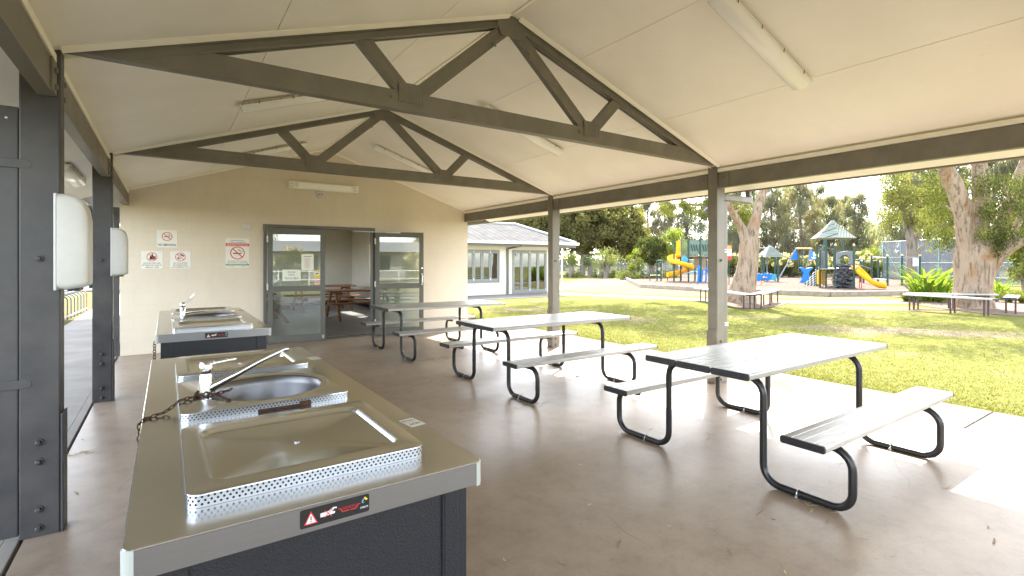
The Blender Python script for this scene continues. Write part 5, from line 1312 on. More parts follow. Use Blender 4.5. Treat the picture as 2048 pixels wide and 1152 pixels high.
for f, r_ in ((0, 1.12), (.03, 1.16), (.09, 1.08), (.2, .93), (.35, .74), (.52, .53), (.7, .34), (.86, .18), (.95, .10), (1, .03)):
    rings.append([(c.x+r_*math.cos(a), c.y+r_*math.sin(a), z0_+(z1_-z0_)*f) for a in [-YAW+R(15)+math.pi/3*j for j in range(6)]])
mb.loft(rings, True, True)
def slatroof():
    m, t, b_ = new('moulded_roof_tiles'); v = coords(t); br = t.nodes.new('ShaderNodeTexBrick'); mp = t.nodes.new('ShaderNodeMapping'); mp.inputs['Rotation'].default_value = (R(90), 0, YAW); t.links.new(v, mp.inputs[0]); t.links.new(mp.outputs[0], br.inputs['Vector'])
    br.inputs['Scale'].default_value = 1; br.inputs['Brick Width'].default_value = .2; br.inputs['Row Height'].default_value = .105; br.inputs['Mortar Size'].default_value = .01
    br.inputs['Color1'].default_value = (.18, .20, .165, 1); br.inputs['Color2'].default_value = (.21, .23, .19, 1); br.inputs['Mortar'].default_value = (.07, .09, .08, 1); t.links.new(br.outputs['Color'], b_.inputs['Base Color']); b_.inputs['Roughness'].default_value = .8; b_.inputs['Specular IOR Level'].default_value = .05; return m
mb.build('roof', slatroof(), tb)
mb = MB(); trough(mb, [pw(1710, 26.9, DK2-.05), pw(1718, 26.7, zp(545, D)), pw(1732, 26.4, zp(558, 26.5)), pw(1745, 26.2, zp(569, 26.5)), pw(1757, 26.1, zp(573.5, 26.5)), pw(1770, 26, zp(575, 26.5))], .55, .26); mb.build('slide', M['pg_yellow'], tb, smooth=True, ang=50)
mb = MB(); 
for px in (1719, 1723): mb.cyl(pw(px, 26.9, BZ-.02), pw(px, 26.9, zp(555, 27)), .02, 8)
mb.build('slide_leg', M['pg_red'], tb)
mb = MB(); mb.tube(fillet([pw(1643, 28.2, zp(500, D)), pw(1648, 28.2, zp(482, D)), pw(1654, 28.2, zp(497, D)), pw(1670, 28, zp(500, D))], .15), .02, 8); mb.tube(fillet([pw(1646, 28, BZ), pw(1646, 28, zp(490, D)), pw(1640, 28, zp(492, D))], .1), .02, 8); mb.build('grab_rail', M['pg_grey'], tb, smooth=True)
mb = MB()
for k in range(4): mb.bar(pw(1657, 28.6, zp(568-10*k, D)), pw(1670, 28.2, zp(568-10*k, D)), .25, .04)
mb.tube([pw(1668, 28.1, BZ), pw(1664, 28.1, zp(560, D)), pw(1668, 28.1, zp(540, D))], .03, 8); mb.build('ladder', M['pg_tan'], tb)
# rope net with pale and dark squares
mb = MB(); A_, B_, C_ = pw(1610, 30.5, BZ+.02), pw(1640, 29.8, BZ+.02), pw(1638, 29.6, zp(531, 29.6))
N_ = 9
for i in range(N_):
    for j in range(N_-i):
        def q(u, v): return A_+(B_-A_)*(u/N_)+(C_-B_)*(v/N_)*1.0+(B_-A_)*(v/N_)
        a, b = q(i, j), q(i+1, j); c_ = q(i, j+1)
        mb.bar(a, b, .05, .05, m=(i+j) % 2); mb.bar(a, c_, .05, .05, m=(i+j+1) % 2)
        if j+i < N_-1: mb.bar(b, c_, .04, .04, m=(i+j) % 2)
mb.build('rope_net', [M['pg_white'], M['pg_green']], tb)
# --- monkey bars
mk = thing('monkey_bars', 'dark green monkey bar posts with horizontal rails right of the roofed tower', 'climbing frame', pw(1775, 32, BZ))
pp = {}
for i, (px, d, tp) in enumerate(((1721, 35, 517), (1727, 33.5, 520), (1743, 32, 511), (1756, 34.5, 518), (1775, 30, 513), (1804, 30.5, 512), (1840, 33, 512))):
    pp[i] = (px, d, tp); pgpost(mk, px, d, zp(tp, d), True, .06)
mb = MB()
for a, b in ((2, 4), (4, 5), (5, 6), (0, 1), (1, 3)):
    A = pw(pp[a][0], pp[a][1], zp(pp[a][2]+3, pp[a][1])); B = pw(pp[b][0], pp[b][1], zp(pp[b][2]+3, pp[b][1])); mb.cyl(A, B, .028, 8)
mb.cyl(pw(1743, 32, zp(557, 32)), pw(1775, 30, zp(560, 30)), .035, 8); mb.cyl(pw(1710, 30, zp(527, 30)), pw(1743, 32, zp(538, 32)), .03, 8); mb.cyl(pw(1710, 31, zp(520, 31)), pw(1727, 33.5, zp(517, 33.5)), .03, 8); mb.build('rail', M['pg_grey'], mk)
mb = MB(); fpanel(mb, 1826, 1837, 33, zp(532, 33), zp(514, 33), th=.02); mb.build('instruction_board', M['pg_white'], mk)

# ================================================================== BENCH SEATS round the trees
M['dred'] = pm('dark_red_post', (.05, .022, .02), .5)
def seat(label, p0, p1, legs, wd=.36, z=.46):
    a, b = Vector((*p0[:2], z)), Vector((*p1[:2], z)); o = thing('bench_seat', label, 'bench', (a.x, a.y, 0), group=None)
    d = (b-a).normalized(); s_ = Vector((d.y, -d.x, 0))
    for k in (-1, 0, 1):
        mb = MB(); mb.bar(a+s_*k*wd/3, b+s_*k*wd/3, wd/3-.012, .045); pk = mb.build('seat_plank', M['alu'], o, bevel=.005)
        for e0, e1 in ((a-d*.012, a-d*.001), (b+d*.001, b+d*.012)): mb = MB(); mb.bar(e0+s_*k*wd/3, e1+s_*k*wd/3, wd/3-.008, .048); mb.build('end_cap', M['cap'], pk)
    for f in legs:
        c = a.lerp(b, f)
        for k in (-1, 1): mb = MB(); q = c+s_*k*.1; mb.cyl((q.x, q.y, -.02), (q.x, q.y, z-.024), .024, 8); mb.build('leg', M['dred'], o)
    return o
seat('slatted aluminium bench in front of the left paperbark, partly behind the middle post', gp(1396, 576, .46), gp(1503, 590, .46), (.12, .5, .93))
seat('short aluminium bench right of the left paperbark', gp(1512, 589, .46), gp(1552, 579, .46), (.08, .5, .92))
seat('long aluminium bench in front of the right paperbark', gp(1812, 589, .46), gp(1993, 599, .46), (.07, .55, .9))
seat('aluminium bench behind the right paperbark', gp(1815, 587.5, .46), gp(1990, 589, .46), (.1, .5, .9))
seat('small aluminium bench end at the far right of the lawn', gp(2019, 597, .46), gp(2027, 591, .46), (.3,), .32)

# ================================================================== TREES AND PLANTS
def cloud(cl, rad, n, L, W, droop=0., seed=0, flat=1., mats=3, tone=None):
    """many small leaf faces gathered in clumps: centres cl, radii rad"""
    rg = np.random.default_rng(seed); cl = np.asarray(cl, float); K = len(cl); rad = np.broadcast_to(np.asarray(rad, float), (K,))
    idx = np.repeat(np.arange(K), n); N = len(idx)
    p = rg.normal(size=(N, 3)); p /= np.linalg.norm(p, axis=1)[:, None]; p *= (rg.random(N)**.45)[:, None]
    p[:, 2] *= flat; c = cl[idx] + p*rad[idx][:, None]
    if droop: c[:, 2] -= droop*rad[idx]*rg.random(N)*.8
    u = rg.normal(size=(N, 3)); u[:, 2] -= droop*3; u /= np.linalg.norm(u, axis=1)[:, None]
    v = np.cross(u, rg.normal(size=(N, 3))); v /= np.linalg.norm(v, axis=1)[:, None]+1e-9
    l = L*(.6+.8*rg.random(N))[:, None]/2; w_ = W*(.6+.8*rg.random(N))[:, None]/2
    V = np.stack([c-u*l, c+v*w_, c+u*l, c-v*w_], 1).reshape(-1, 3)
    F = np.arange(N*4).reshape(-1, 4)
    t_ = rg.random(K) if tone is None else tone
    mi = np.clip((t_[idx]*mats + rg.normal(size=N)*.35).astype(int), 0, mats-1)
    return V, F, mi
def blobclumps(blobs, n, seed, hollow=.35):
    rg = np.random.default_rng(seed); out = []; tot = sum(b[3]*b[4]*b[5] if len(b) > 5 else b[3]**3 for b in blobs)
    for b in blobs:
        r = np.array(b[3:6]) if len(b) > 5 else np.array([b[3]]*3); m = max(4, int(n*np.prod(r)/tot))
        p = rg.normal(size=(m, 3)); p /= np.linalg.norm(p, axis=1)[:, None]; p *= (hollow+(1-hollow)*rg.random(m)**.6)[:, None]
        out.append(np.array(b[:3])+p*r)
    return np.concatenate(out)
def catmull(pts, m=5):
    P = [Vector(p) for p in pts]; Q = [P[0]*2-P[1]]+P+[P[-1]*2-P[-2]]; out = []
    for i in range(1, len(Q)-2):
        for k in range(m):
            t = k/m; a, b, c, d = Q[i-1], Q[i], Q[i+1], Q[i+2]
            out.append(.5*((2*b)+(c-a)*t+(2*a-5*b+4*c-d)*t*t+(3*b-a-3*c+d)*t*t*t))
    out.append(P[-1]); return out
def limb(mb, pts, rs, n=10, amp=0., seed=0, m=0):
    P = catmull(pts, 4); R_ = [x.x for x in catmull([(r, 0, 0) for r in rs], 4)]; b = len(mb.v); mb.tube(P, [max(.004, r) for r in R_], n, m)
    if amp:
        rd = random.Random(seed); ph = [rd.uniform(0, 6.28) for _ in range(6)]
        for i in range(len(P)):
            c = P[i]
            for k in range(n):
                a = 2*math.pi*k/n; q = Vector(mb.v[b+i*n+k]); f = 1+amp*(.5*math.sin(3*a+ph[0]+i*.25)+.35*math.sin(5*a+ph[1]-i*.4)+.3*math.sin(8*a+ph[2]+i*.7)+.25*rd.uniform(-1, 1))
                mb.v[b+i*n+k] = tuple(c+(q-c)*f)
def tree(name, label, cat, loc, trunk_mb, parts, bark, group=None):
    o = thing(name, label, cat, loc, group=group, local=True)
    if trunk_mb: trunk_mb.build('trunk', M[bark], o, smooth=True, ang=80)
    for nm, (V, F, mi), mats in parts: link(nm, npmesh(nm, V, F, [M[x] for x in mats], mi), o)
    return o
GREEN = ['fo_dark', 'fo_mid', 'fo_lit']; NEED = ['ca_dark', 'ca_mid', 'ca_brown']
def rel(base, px, py, d): p = dp(px, d, zp(py, d)); return p-base
# left paperbark
B1 = dp(1484, 19.2, -.02); q = lambda px, py, d=19.2: rel(B1, px, py, d); mb = MB()
limb(mb, [(0, 0, -.1), (0, 0, .12), q(1487, 570), q(1493, 540), q(1496, 512), q(1499, 488), q(1501, 470)], [.66, .54, .43, .37, .34, .34, .27], 26, .10, 1)
limb(mb, [q(1495, 500), q(1491, 476), q(1483, 455), q(1471, 436, 19.0), q(1462, 420, 18.9), q(1455, 395, 18.8), q(1440, 340, 18.6)], [.26, .20, .155, .13, .115, .10, .05], 16, .09, 2)
limb(mb, [q(1502, 500), q(1506, 470), q(1511, 440), q(1517, 412, 19.3), q(1526, 385, 19.4), q(1540, 345, 19.6), q(1556, 290, 20)], [.28, .21, .18, .17, .15, .12, .05], 16, .09, 3)
limb(mb, [q(1497, 480, 19.5), q(1506, 450, 19.7), q(1522, 400, 20), q(1530, 330, 20.5)], [.22, .17, .13, .06], 12, .08, 4)
limb(mb, [q(1455, 415, 18.9), q(1440, 408, 18.6), q(1420, 412, 18.2), q(1405, 425, 18), q(1398, 440, 17.9)], [.07, .05, .035, .02, .01], 8)
limb(mb, [q(1468, 440, 19), q(1472, 425, 19.3), q(1482, 415, 19.6), q(1495, 400, 20)], [.06, .045, .03, .015], 8)
limb(mb, [q(1442, 400, 18.7), q(1400, 410, 20), q(1360, 408, 21.5), q(1330, 415, 22.5)], [.08, .05, .03, .01], 8)
cl = blobclumps([(0, 2, 7.0, 3.6, 3.6, 2.0), (-2.5, 3.5, 6.6, 2.4, 2.4, 1.4), (2.5, 1, 7.5, 2.5, 2.5, 1.6), (-1, 6, 6.8, 2.6, 2.6, 1.5)], 170, 7)
c1 = cloud(cl, .6, 230, .12, .055, .5, 8)
cl = np.array([tuple(q(px+dx, py+dy, d)) for px, py, d in ((1478, 425, 20), (1488, 418, 20.3), (1470, 412, 19.7), (1484, 438, 20.4), (1476, 446, 20.5), (1492, 430, 20.6), (1402, 428, 18), (1395, 415, 18.4), (1385, 408, 20.5), (1365, 404, 21), (1345, 410, 22), (1332, 420, 22.4), (1376, 415, 21), (1320, 408, 22.4), (1412, 405, 19)) for dx, dy in ((0, 0), (5, 4))])
c2 = cloud(cl, .26, 110, .10, .042, .5, 9)
tree('paperbark_tree', 'forked pale paperbark trunk between two benches, just right of the middle post', 'tree', B1, mb, [('crown', c1, GREEN), ('crown_sprays', c2, ['fo_mid', 'fo_lit', 'fo_lit'])], 'pbark')
# right paperbark
B2 = dp(1945, 16.8, -.02); q = lambda px, py, d=16.8: rel(B2, px, py, d); mb = MB()
limb(mb, [(0, 0, -.1), (0, 0, .12), q(1944, 585), q(1946, 560), q(1948, 530), q(1952, 505), q(1955, 480)], [.66, .56, .50, .50, .53, .55, .42], 30, .08, 11)
limb(mb, [q(1942, 520), q(1934, 480), q(1928, 440, 16.7), q(1920, 405, 16.6), q(1906, 365, 16.5), q(1890, 335, 16.4), q(1870, 290, 16)], [.36, .29, .255, .25, .235, .20, .08], 20, .08, 12)
limb(mb, [q(1952, 515, 17), q(1957, 470, 17.1), q(1962, 420, 17.2), q(1962, 370, 17.3), q(1958, 320, 17.5), q(1960, 260, 17.7)], [.32, .27, .26, .24, .2, .08], 18, .08, 13)
limb(mb, [q(1966, 530, 16.8), q(1985, 490, 16.9), q(2000, 455, 17), q(2012, 420, 17.2), q(2030, 375, 17.4), q(2045, 320, 17.6)], [.36, .27, .22, .19, .17, .07], 18, .08, 14)
limb(mb, [q(1968, 545, 16.7), q(1988, 520, 16.5), q(2010, 500, 16.3), q(2035, 486, 16.1), q(2070, 472, 15.9), q(2120, 440, 15.6)], [.34, .23, .19, .165, .13, .06], 16, .08, 15)
limb(mb, [q(2024, 492, 16.2), q(2030, 462, 16.3), q(2042, 430, 16.5), q(2055, 380, 16.8)], [.12, .10, .08, .04], 10, .05)
limb(mb, [q(1915, 390, 16.6), q(1890, 375, 17.5), q(1860, 360, 18.5)], [.06, .04, .015], 8); limb(mb, [q(1932, 430, 16.7), q(1908, 425, 17.5), q(1890, 412, 18.2), q(1850, 428, 19)], [.05, .035, .025, .01], 8)
for a in range(7): 
    x0, y0 = (1965+a*11, 350+a*9); limb(mb, [q(x0, y0-20, 17.2), q(x0+8, y0+10, 16.6), q(x0+4, y0+42, 16.2)], [.035, .02, .008], 6)
rd = random.Random(4); cc_ = []
for px0, px1, py0, py1, n, d0, d1 in ((1968, 2060, 345, 470, 72, 15.8, 17.2), (1895, 1960, 340, 400, 10, 16.8, 18), (1850, 1915, 345, 425, 44, 17.5, 19.5), (1838, 1905, 420, 470, 16, 17.5, 19), (1975, 2010, 470, 500, 5, 16.0, 17), (1870, 1905, 474, 490, 6, 17.2, 18), (1955, 2000, 455, 500, 8, 16, 16.6)):
    for _ in range(n): cc_.append(tuple(q(rd.uniform(px0, px1), rd.uniform(py0, py1), rd.uniform(d0, d1))))
c1 = cloud(cc_, .30, 95, .085, .03, .7, 18)
cl = blobclumps([(0, 0, 8, 4.6, 4.6, 2.4), (3, -2, 7.2, 3, 3, 2), (-2.5, 2.5, 7.4, 3, 3, 1.6), (2, 3, 7.4, 3, 3, 1.8)], 190, 17); cl = cl[cl[:, 2] > 5.2]
c2 = cloud(cl, .6, 190, .11, .05, .5, 19)
tree('paperbark_tree', 'massive many stemmed paperbark with pale peeling trunk near the right edge', 'tree', B2, mb, [('crown', c2, GREEN), ('hanging_foliage', c1, GREEN)], 'pbark')

# casuarinas behind the playground: four built, the rest are copies
def casuarina(name, label, loc, H, wd, seed, shift=0, dens=1.0, group='wispy trees behind the playground'):
    rd = random.Random(seed); mb = MB(); limb(mb, [(0, 0, -.2), (.1, 0, H*.35), (-.1, .1, H*.7), (0, 0, H*.97)], [.24, .18, .1, .03], 8)
    cl_ = []; rr_ = []; 
    nb_ = int(46*dens)
    for k in range(nb_):
        f = .12+.86*k/nb_; a = rd.uniform(0, 6.28); reach = wd*(1-f)**.55*rd.uniform(.55, 1.1)*(.55+.9*min(f*2, 1)*.6); z = H*f
        st = Vector((0, 0, z)); en = Vector((math.cos(a)*reach, math.sin(a)*reach, z+reach*rd.uniform(.1, .55)))
        limb(mb, [st, st.lerp(en, .5)+Vector((0, 0, .1)), en], [.05*(1-f)+.02, .03, .01], 5)
        for j in range(4):
            t_ = .4+.6*j/3; p = st.lerp(en, t_); cl_.append((p.x+rd.uniform(-.3, .3), p.y+rd.uniform(-.3, .3), p.z+rd.uniform(-.2, .4))); rr_.append(rd.uniform(.4, .85)*(1.15-f*.5))
    tone = np.array([rd.random() for _ in cl_])*.8+shift
    c = cloud(cl_, np.array(rr_), 52, .6, .045, .9, seed, 1.25, 3, np.clip(tone, 0, .99))
    return tree(name, label, 'tree', loc, mb, [('foliage', c, NEED)], 'gbark', group)
CAS = [casuarina('casuarina_tree', 'tall wispy grey green casuarina just right of the middle post', dp(1476, 66, -.05), 11.0, 3.0, 21),
       casuarina('casuarina_tree', 'tall casuarina rising behind the small play hut', dp(1545, 66, -.05), 11.8, 3.2, 22, .05),
       casuarina('casuarina_tree', 'brownish feathery casuarina behind the swing frame', dp(1602, 62, -.05), 11.4, 3.0, 23, .3),
       casuarina('casuarina_tree', 'slim casuarina standing against the sky right of the hexagonal roof', dp(1712, 60, -.05), 9.4, 2.4, 24, .0, .8)]
for i, (px, d, k, hs, rz, lab) in enumerate((
    (1508, 70, 1, 1.0, 1.2, 'dense grey casuarina above the left paperbark fork'),
    (1574, 70, 0, 1.06, 2.2, 'tall dark casuarina left of the brownish one'),
    (1632, 72, 1, 1.02, 3.0, 'casuarina with twin tops left of the hexagonal roof'),
    (1656, 66, 3, 1.06, .4, 'narrow casuarina directly behind the hexagonal roof'),
    (1690, 70, 2, .92, 4.0, 'brown tinged casuarina right behind the hexagonal roof'),
    (1742, 68, 3, .72, 1.9, 'low thin casuarina above the lime bush'),
    (1768, 66, 0, .60, .9, 'small thin casuarina left of the court fence corner'),
    (1452, 72, 1, .98, 5.1, 'grey casuarina partly hidden by the middle post'),
    (1418, 74, 0, .98, 3.9, 'pale casuarina behind the mast of the play tower'),
    (1372, 76, 3, 1.1, 2.9, 'thin casuarina showing sky gaps above the spiral slide'),
    (1330, 78, 2, .98, 1.1, 'feathery casuarina left of the blue flag'),
    (1298, 80, 0, 1.05, .2, 'hazy casuarina touching the big fig tree'),
    (1806, 48, 1, .95, 2.6, 'large casuarina behind the left part of the court fence'),
    (1850, 50, 0, 1.05, 4.4, 'dark casuarina behind the middle of the court fence'),
    (1902, 52, 2, 1.1, 3.3, 'casuarina seen just left of the right paperbark trunk'),
    (1990, 50, 1, 1.0, .7, 'casuarina glimpsed through the stems of the right paperbark'),
    (2045, 48, 0, 1.1, 5.5, 'casuarina behind the court fence at the right edge'))):
    dup(CAS[k], dp(px, d, -.05), rz, lab, [hs*1.3, hs*1.3, hs*1.03])
for c_ in CAS: c_.scale = (1.25, 1.25, 1.02)
# broad dense fig and dense trees left
def dense(name, label, loc, blobs, n, L, W, seed, mats, trunk=None, per=85, r=.8, hollow=.55, group=None, droop=.15, bark='gbark', tone=None):
    mb = MB(); limb(mb, trunk or [(0, 0, -.2), (.05, 0, blobs[0][2]*.5), (0, .05, blobs[0][2])], [.35, .25, .12][:len(trunk) if trunk else 3] if not trunk else [.3]*len(trunk), 10, .05)
    for b in blobs[:8]:
        limb(mb, [(0, 0, blobs[0][2]*.35), (b[0]*.5, b[1]*.5, b[2]*.7), (b[0], b[1], b[2])], [.16, .1, .03], 7)
    cl_ = blobclumps(blobs, n, seed, hollow); cl_ = cl_[cl_[:, 2] > .15]
    return tree(name, label, 'tree' if 'tree' in name or 'sapling' in name else 'shrub', loc, mb, [('foliage', cloud(cl_, r, per, L, W, droop, seed+1), mats)], bark, group)
OL = ['fo_dark', 'fo_mid', 'olive']; M['olive'] = foliage('foliage_olive', (.14, .13, .05), (.21, .19, .075), .45)
M['olive_d'] = foliage('foliage_olive_dark', (.13, .125, .055), (.18, .168, .075), .5)
dense('fig_tree', 'broad dense olive fig tree behind the cottage end and the fence', dp(1165, 58, -.05), [(0, 0, 6.2, 4.4, 4.4, 3.4), (3.6, -2.2, 5.4, 3.0, 3.0, 3.2), (-3.5, 2.5, 5.6, 3.4, 3.4, 3.2), (1, 0, 8, 3, 3, 1.8), (5.2, -3.4, 4.0, 1.6, 1.6, 2.2)], 620, .36, .17, 31, ['olive_d', 'olive_d', 'olive'], per=130, r=.8)
dense('fig_tree', 'dense olive tree crown showing above the cottage roof', dp(1040, 62, -.05), [(0, 0, 6.6, 5.0, 5.0, 2.6), (-5, 3.2, 6.2, 3.6, 3.6, 2.4), (4, -2.6, 6, 3, 3, 2.6)], 420, .34, .16, 32, ['olive_d', 'fo_mid', 'olive'], per=100, r=.8)
dense('fig_tree', 'dark tree crown over the left part of the cottage roof', dp(945, 66, -.05), [(0, 0, 6.4, 4.8, 4.8, 2.4), (-5, 3.2, 6.0, 3.4, 3.4, 2.2)], 300, .34, .16, 36, ['fo_dark', 'olive_d', 'olive'], per=90, r=.8)
dense('fig_tree', 'wide olive tree crown behind the court fence, left of the right paperbark', dp(1822, 34, -.05), [(0, 0, 5.0, 1.9, 1.9, 1.6), (1.3, -1, 6.2, 1.6, 1.6, 1.4), (-.6, .5, 6.6, 1.3, 1.3, 1.2), (1.8, -1.2, 4.2, 1.3, 1.3, 1.0)], 130, .17, .075, 33, ['fo_mid', 'olive', 'fo_lit'], per=80, r=.5, hollow=.3, droop=.4)
dense('dark_tree', 'dark glossy round tree left of the spiral slide', dp(1303, 46, -.05), [(0, 0, 2.6, 1.3, 1.3, 1.3), (.3, .3, 3.2, .9, .9, .7)], 70, .17, .1, 34, ['fo_dark', 'fo_dark', 'fo_mid'], per=95, r=.45)
dense('lime_tree', 'yellow green leafy tree behind the spiral slide', dp(1350, 50, -.05), [(0, 0, 3.4, 1.3, 1.3, 1.5), (-.5, 0, 2.2, 1, 1, 1.0)], 60, .16, .09, 35, ['fo_lit', 'lime', 'lime'], per=80, r=.45)
dense('sapling_tree', 'pale grey green sapling in front of the wire fence', dp(1213, 48, -.05), [(0, 0, 2.0, 1.3, 1.3, .9), (.6, 0, 1.4, .9, .9, .6), (-.7, .2, 1.5, .9, .9, .6)], 55, .14, .06, 37, ['pale', 'pale', 'fo_lit'], per=55, r=.4, hollow=.2)
dense('sapling_tree', 'small pale sapling beside the white pole', dp(1142, 50, -.05), [(0, 0, 1.7, .6, .6, .7)], 18, .14, .07, 38, ['pale', 'fo_lit', 'lime'], per=60, r=.32, hollow=.2)
dense('sapling_tree', 'pale rounded sapling between the fig and the wire fence', dp(1180, 52, -.05), [(0, 0, 1.6, .9, .9, .7)], 30, .14, .07, 39, ['pale', 'pale', 'fo_mid'], per=60, r=.35, hollow=.2)
dense('lime_bush', 'bright lime upright bush left of the dark glossy tree', dp(1270, 44, -.05), [(0, 0, 1.6, .6, .6, 1.1), (.1, 0, .7, .7, .7, .6)], 36, .13, .07, 40, ['fo_lit', 'lime', 'lime'], per=70, r=.3)
dense('lime_bush', 'rounded lime bush by the corner of the court fence', dp(1752, 46, -.05), [(0, 0, 2.0, 1.2, 1.2, 1.0), (-.5, .4, 1.0, 1.1, 1.1, .8)], 60, .13, .06, 41, ['fo_lit', 'lime', 'lime'], per=80, r=.4)
for i, (px, d, s_) in enumerate(((1152, 51, .5), (1232, 50, .6), (1250, 46, .6), (1255, 55, .8), (1297, 45, .45), (1330, 47, .6), (1380, 50, .8))):
    pass
hg = dense('hedge_shrub', 'dark flowering shrub just right of the left paperbark', dp(1560, 47, -.05), [(0, 0, 1.1, 1.0, 1.0, 1.0), (.5, .2, 1.5, .6, .6, .6)], 50, .12, .06, 51, ['fo_dark', 'fo_dark', 'fo_mid'], per=85, r=.35, group='flowering shrubs along the back of the playground')
cl = blobclumps([(0, -.2, 1.4, 1.1, 1.1, .85)], 16, 52, .85); V, F, mi = cloud(cl, .2, 40, .10, .07, 0, 53, 1, 1); f_ = link('blossom', npmesh('blossom', V, F, [M['flower']], mi), hg)
for px, d, s_, rz, lab in ((1472, 48, 1.05, 1, 'flowering shrub at the left side of the left paperbark trunk'), (1448, 49, .95, 2, 'flowering shrub seen just right of the middle post'), (1530, 48, .95, 3, 'flowering shrub between the play hut posts'), (1583, 47, 1.05, 4, 'flowering shrub under the left blue swing panel'), (1612, 48, .95, 5, 'flowering shrub behind the whale tail panel'), (1638, 47, 1.0, 6, 'flowering shrub behind the rope net'), (1668, 49, .9, 2.5, 'flowering shrub behind the porthole panel'), (1693, 48, .9, 1.5, 'flowering shrub behind the rock wall tower'), (1722, 46, 1.1, .5, 'flowering shrub behind the straight slide'), (1738, 44, .9, 4.5, 'flowering shrub below the lime bush')):
    dup(hg, dp(px, d, -.05), rz, lab, [s_]*3)
# low bushes along the wire fence
lb_ = dense('low_bush', 'low light green bush at the foot of the wire fence, below the pale sapling', dp(1200, 49, -.05), [(0, 0, .3, .9, .9, .35)], 20, .12, .05, 61, ['fo_mid', 'lime', 'fo_lit'], per=70, r=.25, group='low bushes along the wire fence')
for px, d, s_, lab in ((1150, 50, .9, 'low bush at the foot of the small sapling'), (1240, 48, 1.2, 'low bush left of the lime upright bush'), (1258, 43, 1.1, 'leafy bush left of the lime upright bush, nearest'), (1298, 44, .9, 'low bush under the dark glossy tree'), (1330, 45, 1.2, 'low bush behind the climbing frame'), (1222, 50, .8, 'low bush right of the pale sapling')):
    dup(lb_, dp(px, d, -.05), s_*5, lab, [s_]*3)
# far wood reading as one mass behind everything
rd = random.Random(9); cl = []
for k in range(300): px = 880+1260*k/300; d = rd.uniform(84, 96); p = dp(px, d, rd.uniform(.2, 5.6)*rd.random()**.4); cl.append(tuple(p))
V, F, mi = cloud(cl, 2.0, 60, .7, .35, .3, 71); props(link('far_wood', npmesh('far_wood', V, F, [M['ca_dark'], M['fo_dark'], M['ca_mid']], mi)), 'distant dark mass of trees behind the fences', 'woodland', kind='stuff')

# strap leaved plants and grass tussocks
def strappy(name, label, cat, loc, n, L, wd, seed, mats, up=.75, group=None):
    rd = random.Random(seed); V = []; F = []; mi = []
    for _ in range(n):
        a = rd.uniform(0, 6.28); le = L*rd.uniform(.6, 1.1); ln = rd.uniform(.12, 1.0)*(1.2-up); x0, y0 = rd.uniform(-.12, .12)*L, rd.uniform(-.12, .12)*L; S = 7; b = len(V); px_, pz = 0, 0; el = math.pi/2-ln; sd_ = (-math.sin(a), math.cos(a))
        for k in range(S+1):
            f = k/S; ww = wd*(.5+.9*f)*(1-f**3)*.5+.001
            cx, cy = x0+math.cos(a)*px_, y0+math.sin(a)*px_; V += [(cx-sd_[0]*ww, cy-sd_[1]*ww, pz), (cx+sd_[0]*ww, cy+sd_[1]*ww, pz+.15*ww)]
            px_ += math.cos(el)*le/S; pz += math.sin(el)*le/S; el -= .16*(1+ln)
        for k in range(S): F.append((b+2*k, b+2*k+1, b+2*k+3, b+2*k+2)); mi.append(rd.randrange(len(mats)))
    o = thing(name, label, cat, loc, group=group, local=True)
    link('leaves', npmesh('leaves', np.array(V), np.array(F), [M[m] for m in mats], np.array(mi)), o); return o
st = strappy('strap_leaf_plant', 'largest bright green strap leaved plant left of the right paperbark', 'plant', dp(1868, 19.3, 0), 40, 1.9, .12, 81, ['strap', 'strap', 'lime'], .86, 'strap leaved plants in the garden bed')
for px, d, s_, rz, lab in ((1838, 19.6, .92, 2, 'bright strap leaved plant at the left end of the bed'), (1890, 19.8, .72, 4, 'strap leaved plant touching the right paperbark trunk'), (2000, 20.5, .6, 1, 'strap leaved plant just right of the right paperbark trunk')):
    dup(st, dp(px, d, 0), rz, lab, [s_]*3)
ts = strappy('grass_tussock', 'fine grass tussock at the left end of the garden bed', 'plant', dp(1812, 19.4, 0), 170, .62, .012, 82, ['fo_lit', 'lime', 'blade'], .55, 'grass tussocks in the garden bed')
for px, d, s_, lab in ((1826, 19.2, .8, 'grass tussock in front of the left strap plant'), (1880, 18.9, .85, 'grass tussock in front of the largest strap plant'), (1902, 19.2, .9, 'grass tussock touching the left side of the right paperbark'), (1990, 19.4, 1.0, 'grass tussock behind the right paperbark roots'), (2018, 19, 1.15, 'grass tussock right of the right paperbark'), (2046, 18.6, 1.2, 'grass tussock at the far right edge of the lawn'), (2034, 20, 1.2, 'grass tussock behind the small bench end')):
    dup(ts, dp(px, d, 0), px*.7, lab, [s_]*3)
bt = dense('broadleaf_tree', 'young bright broadleaf tree behind the right paperbark limb', dp(2062, 21.5, -.02), [(0, 0, 1.9, 1.2, 1.2, .8), (-.4, 0, 2.6, .7, .7, .6), (-.5, .3, 1.1, .7, .7, .5)], 60, .13, .075, 91, ['fo_mid', 'fo_lit', 'lime'], per=60, r=.3, hollow=.2, trunk=[(.1, 0, 0), (-.1, 0, 1.0), (.1, .1, 1.9)])

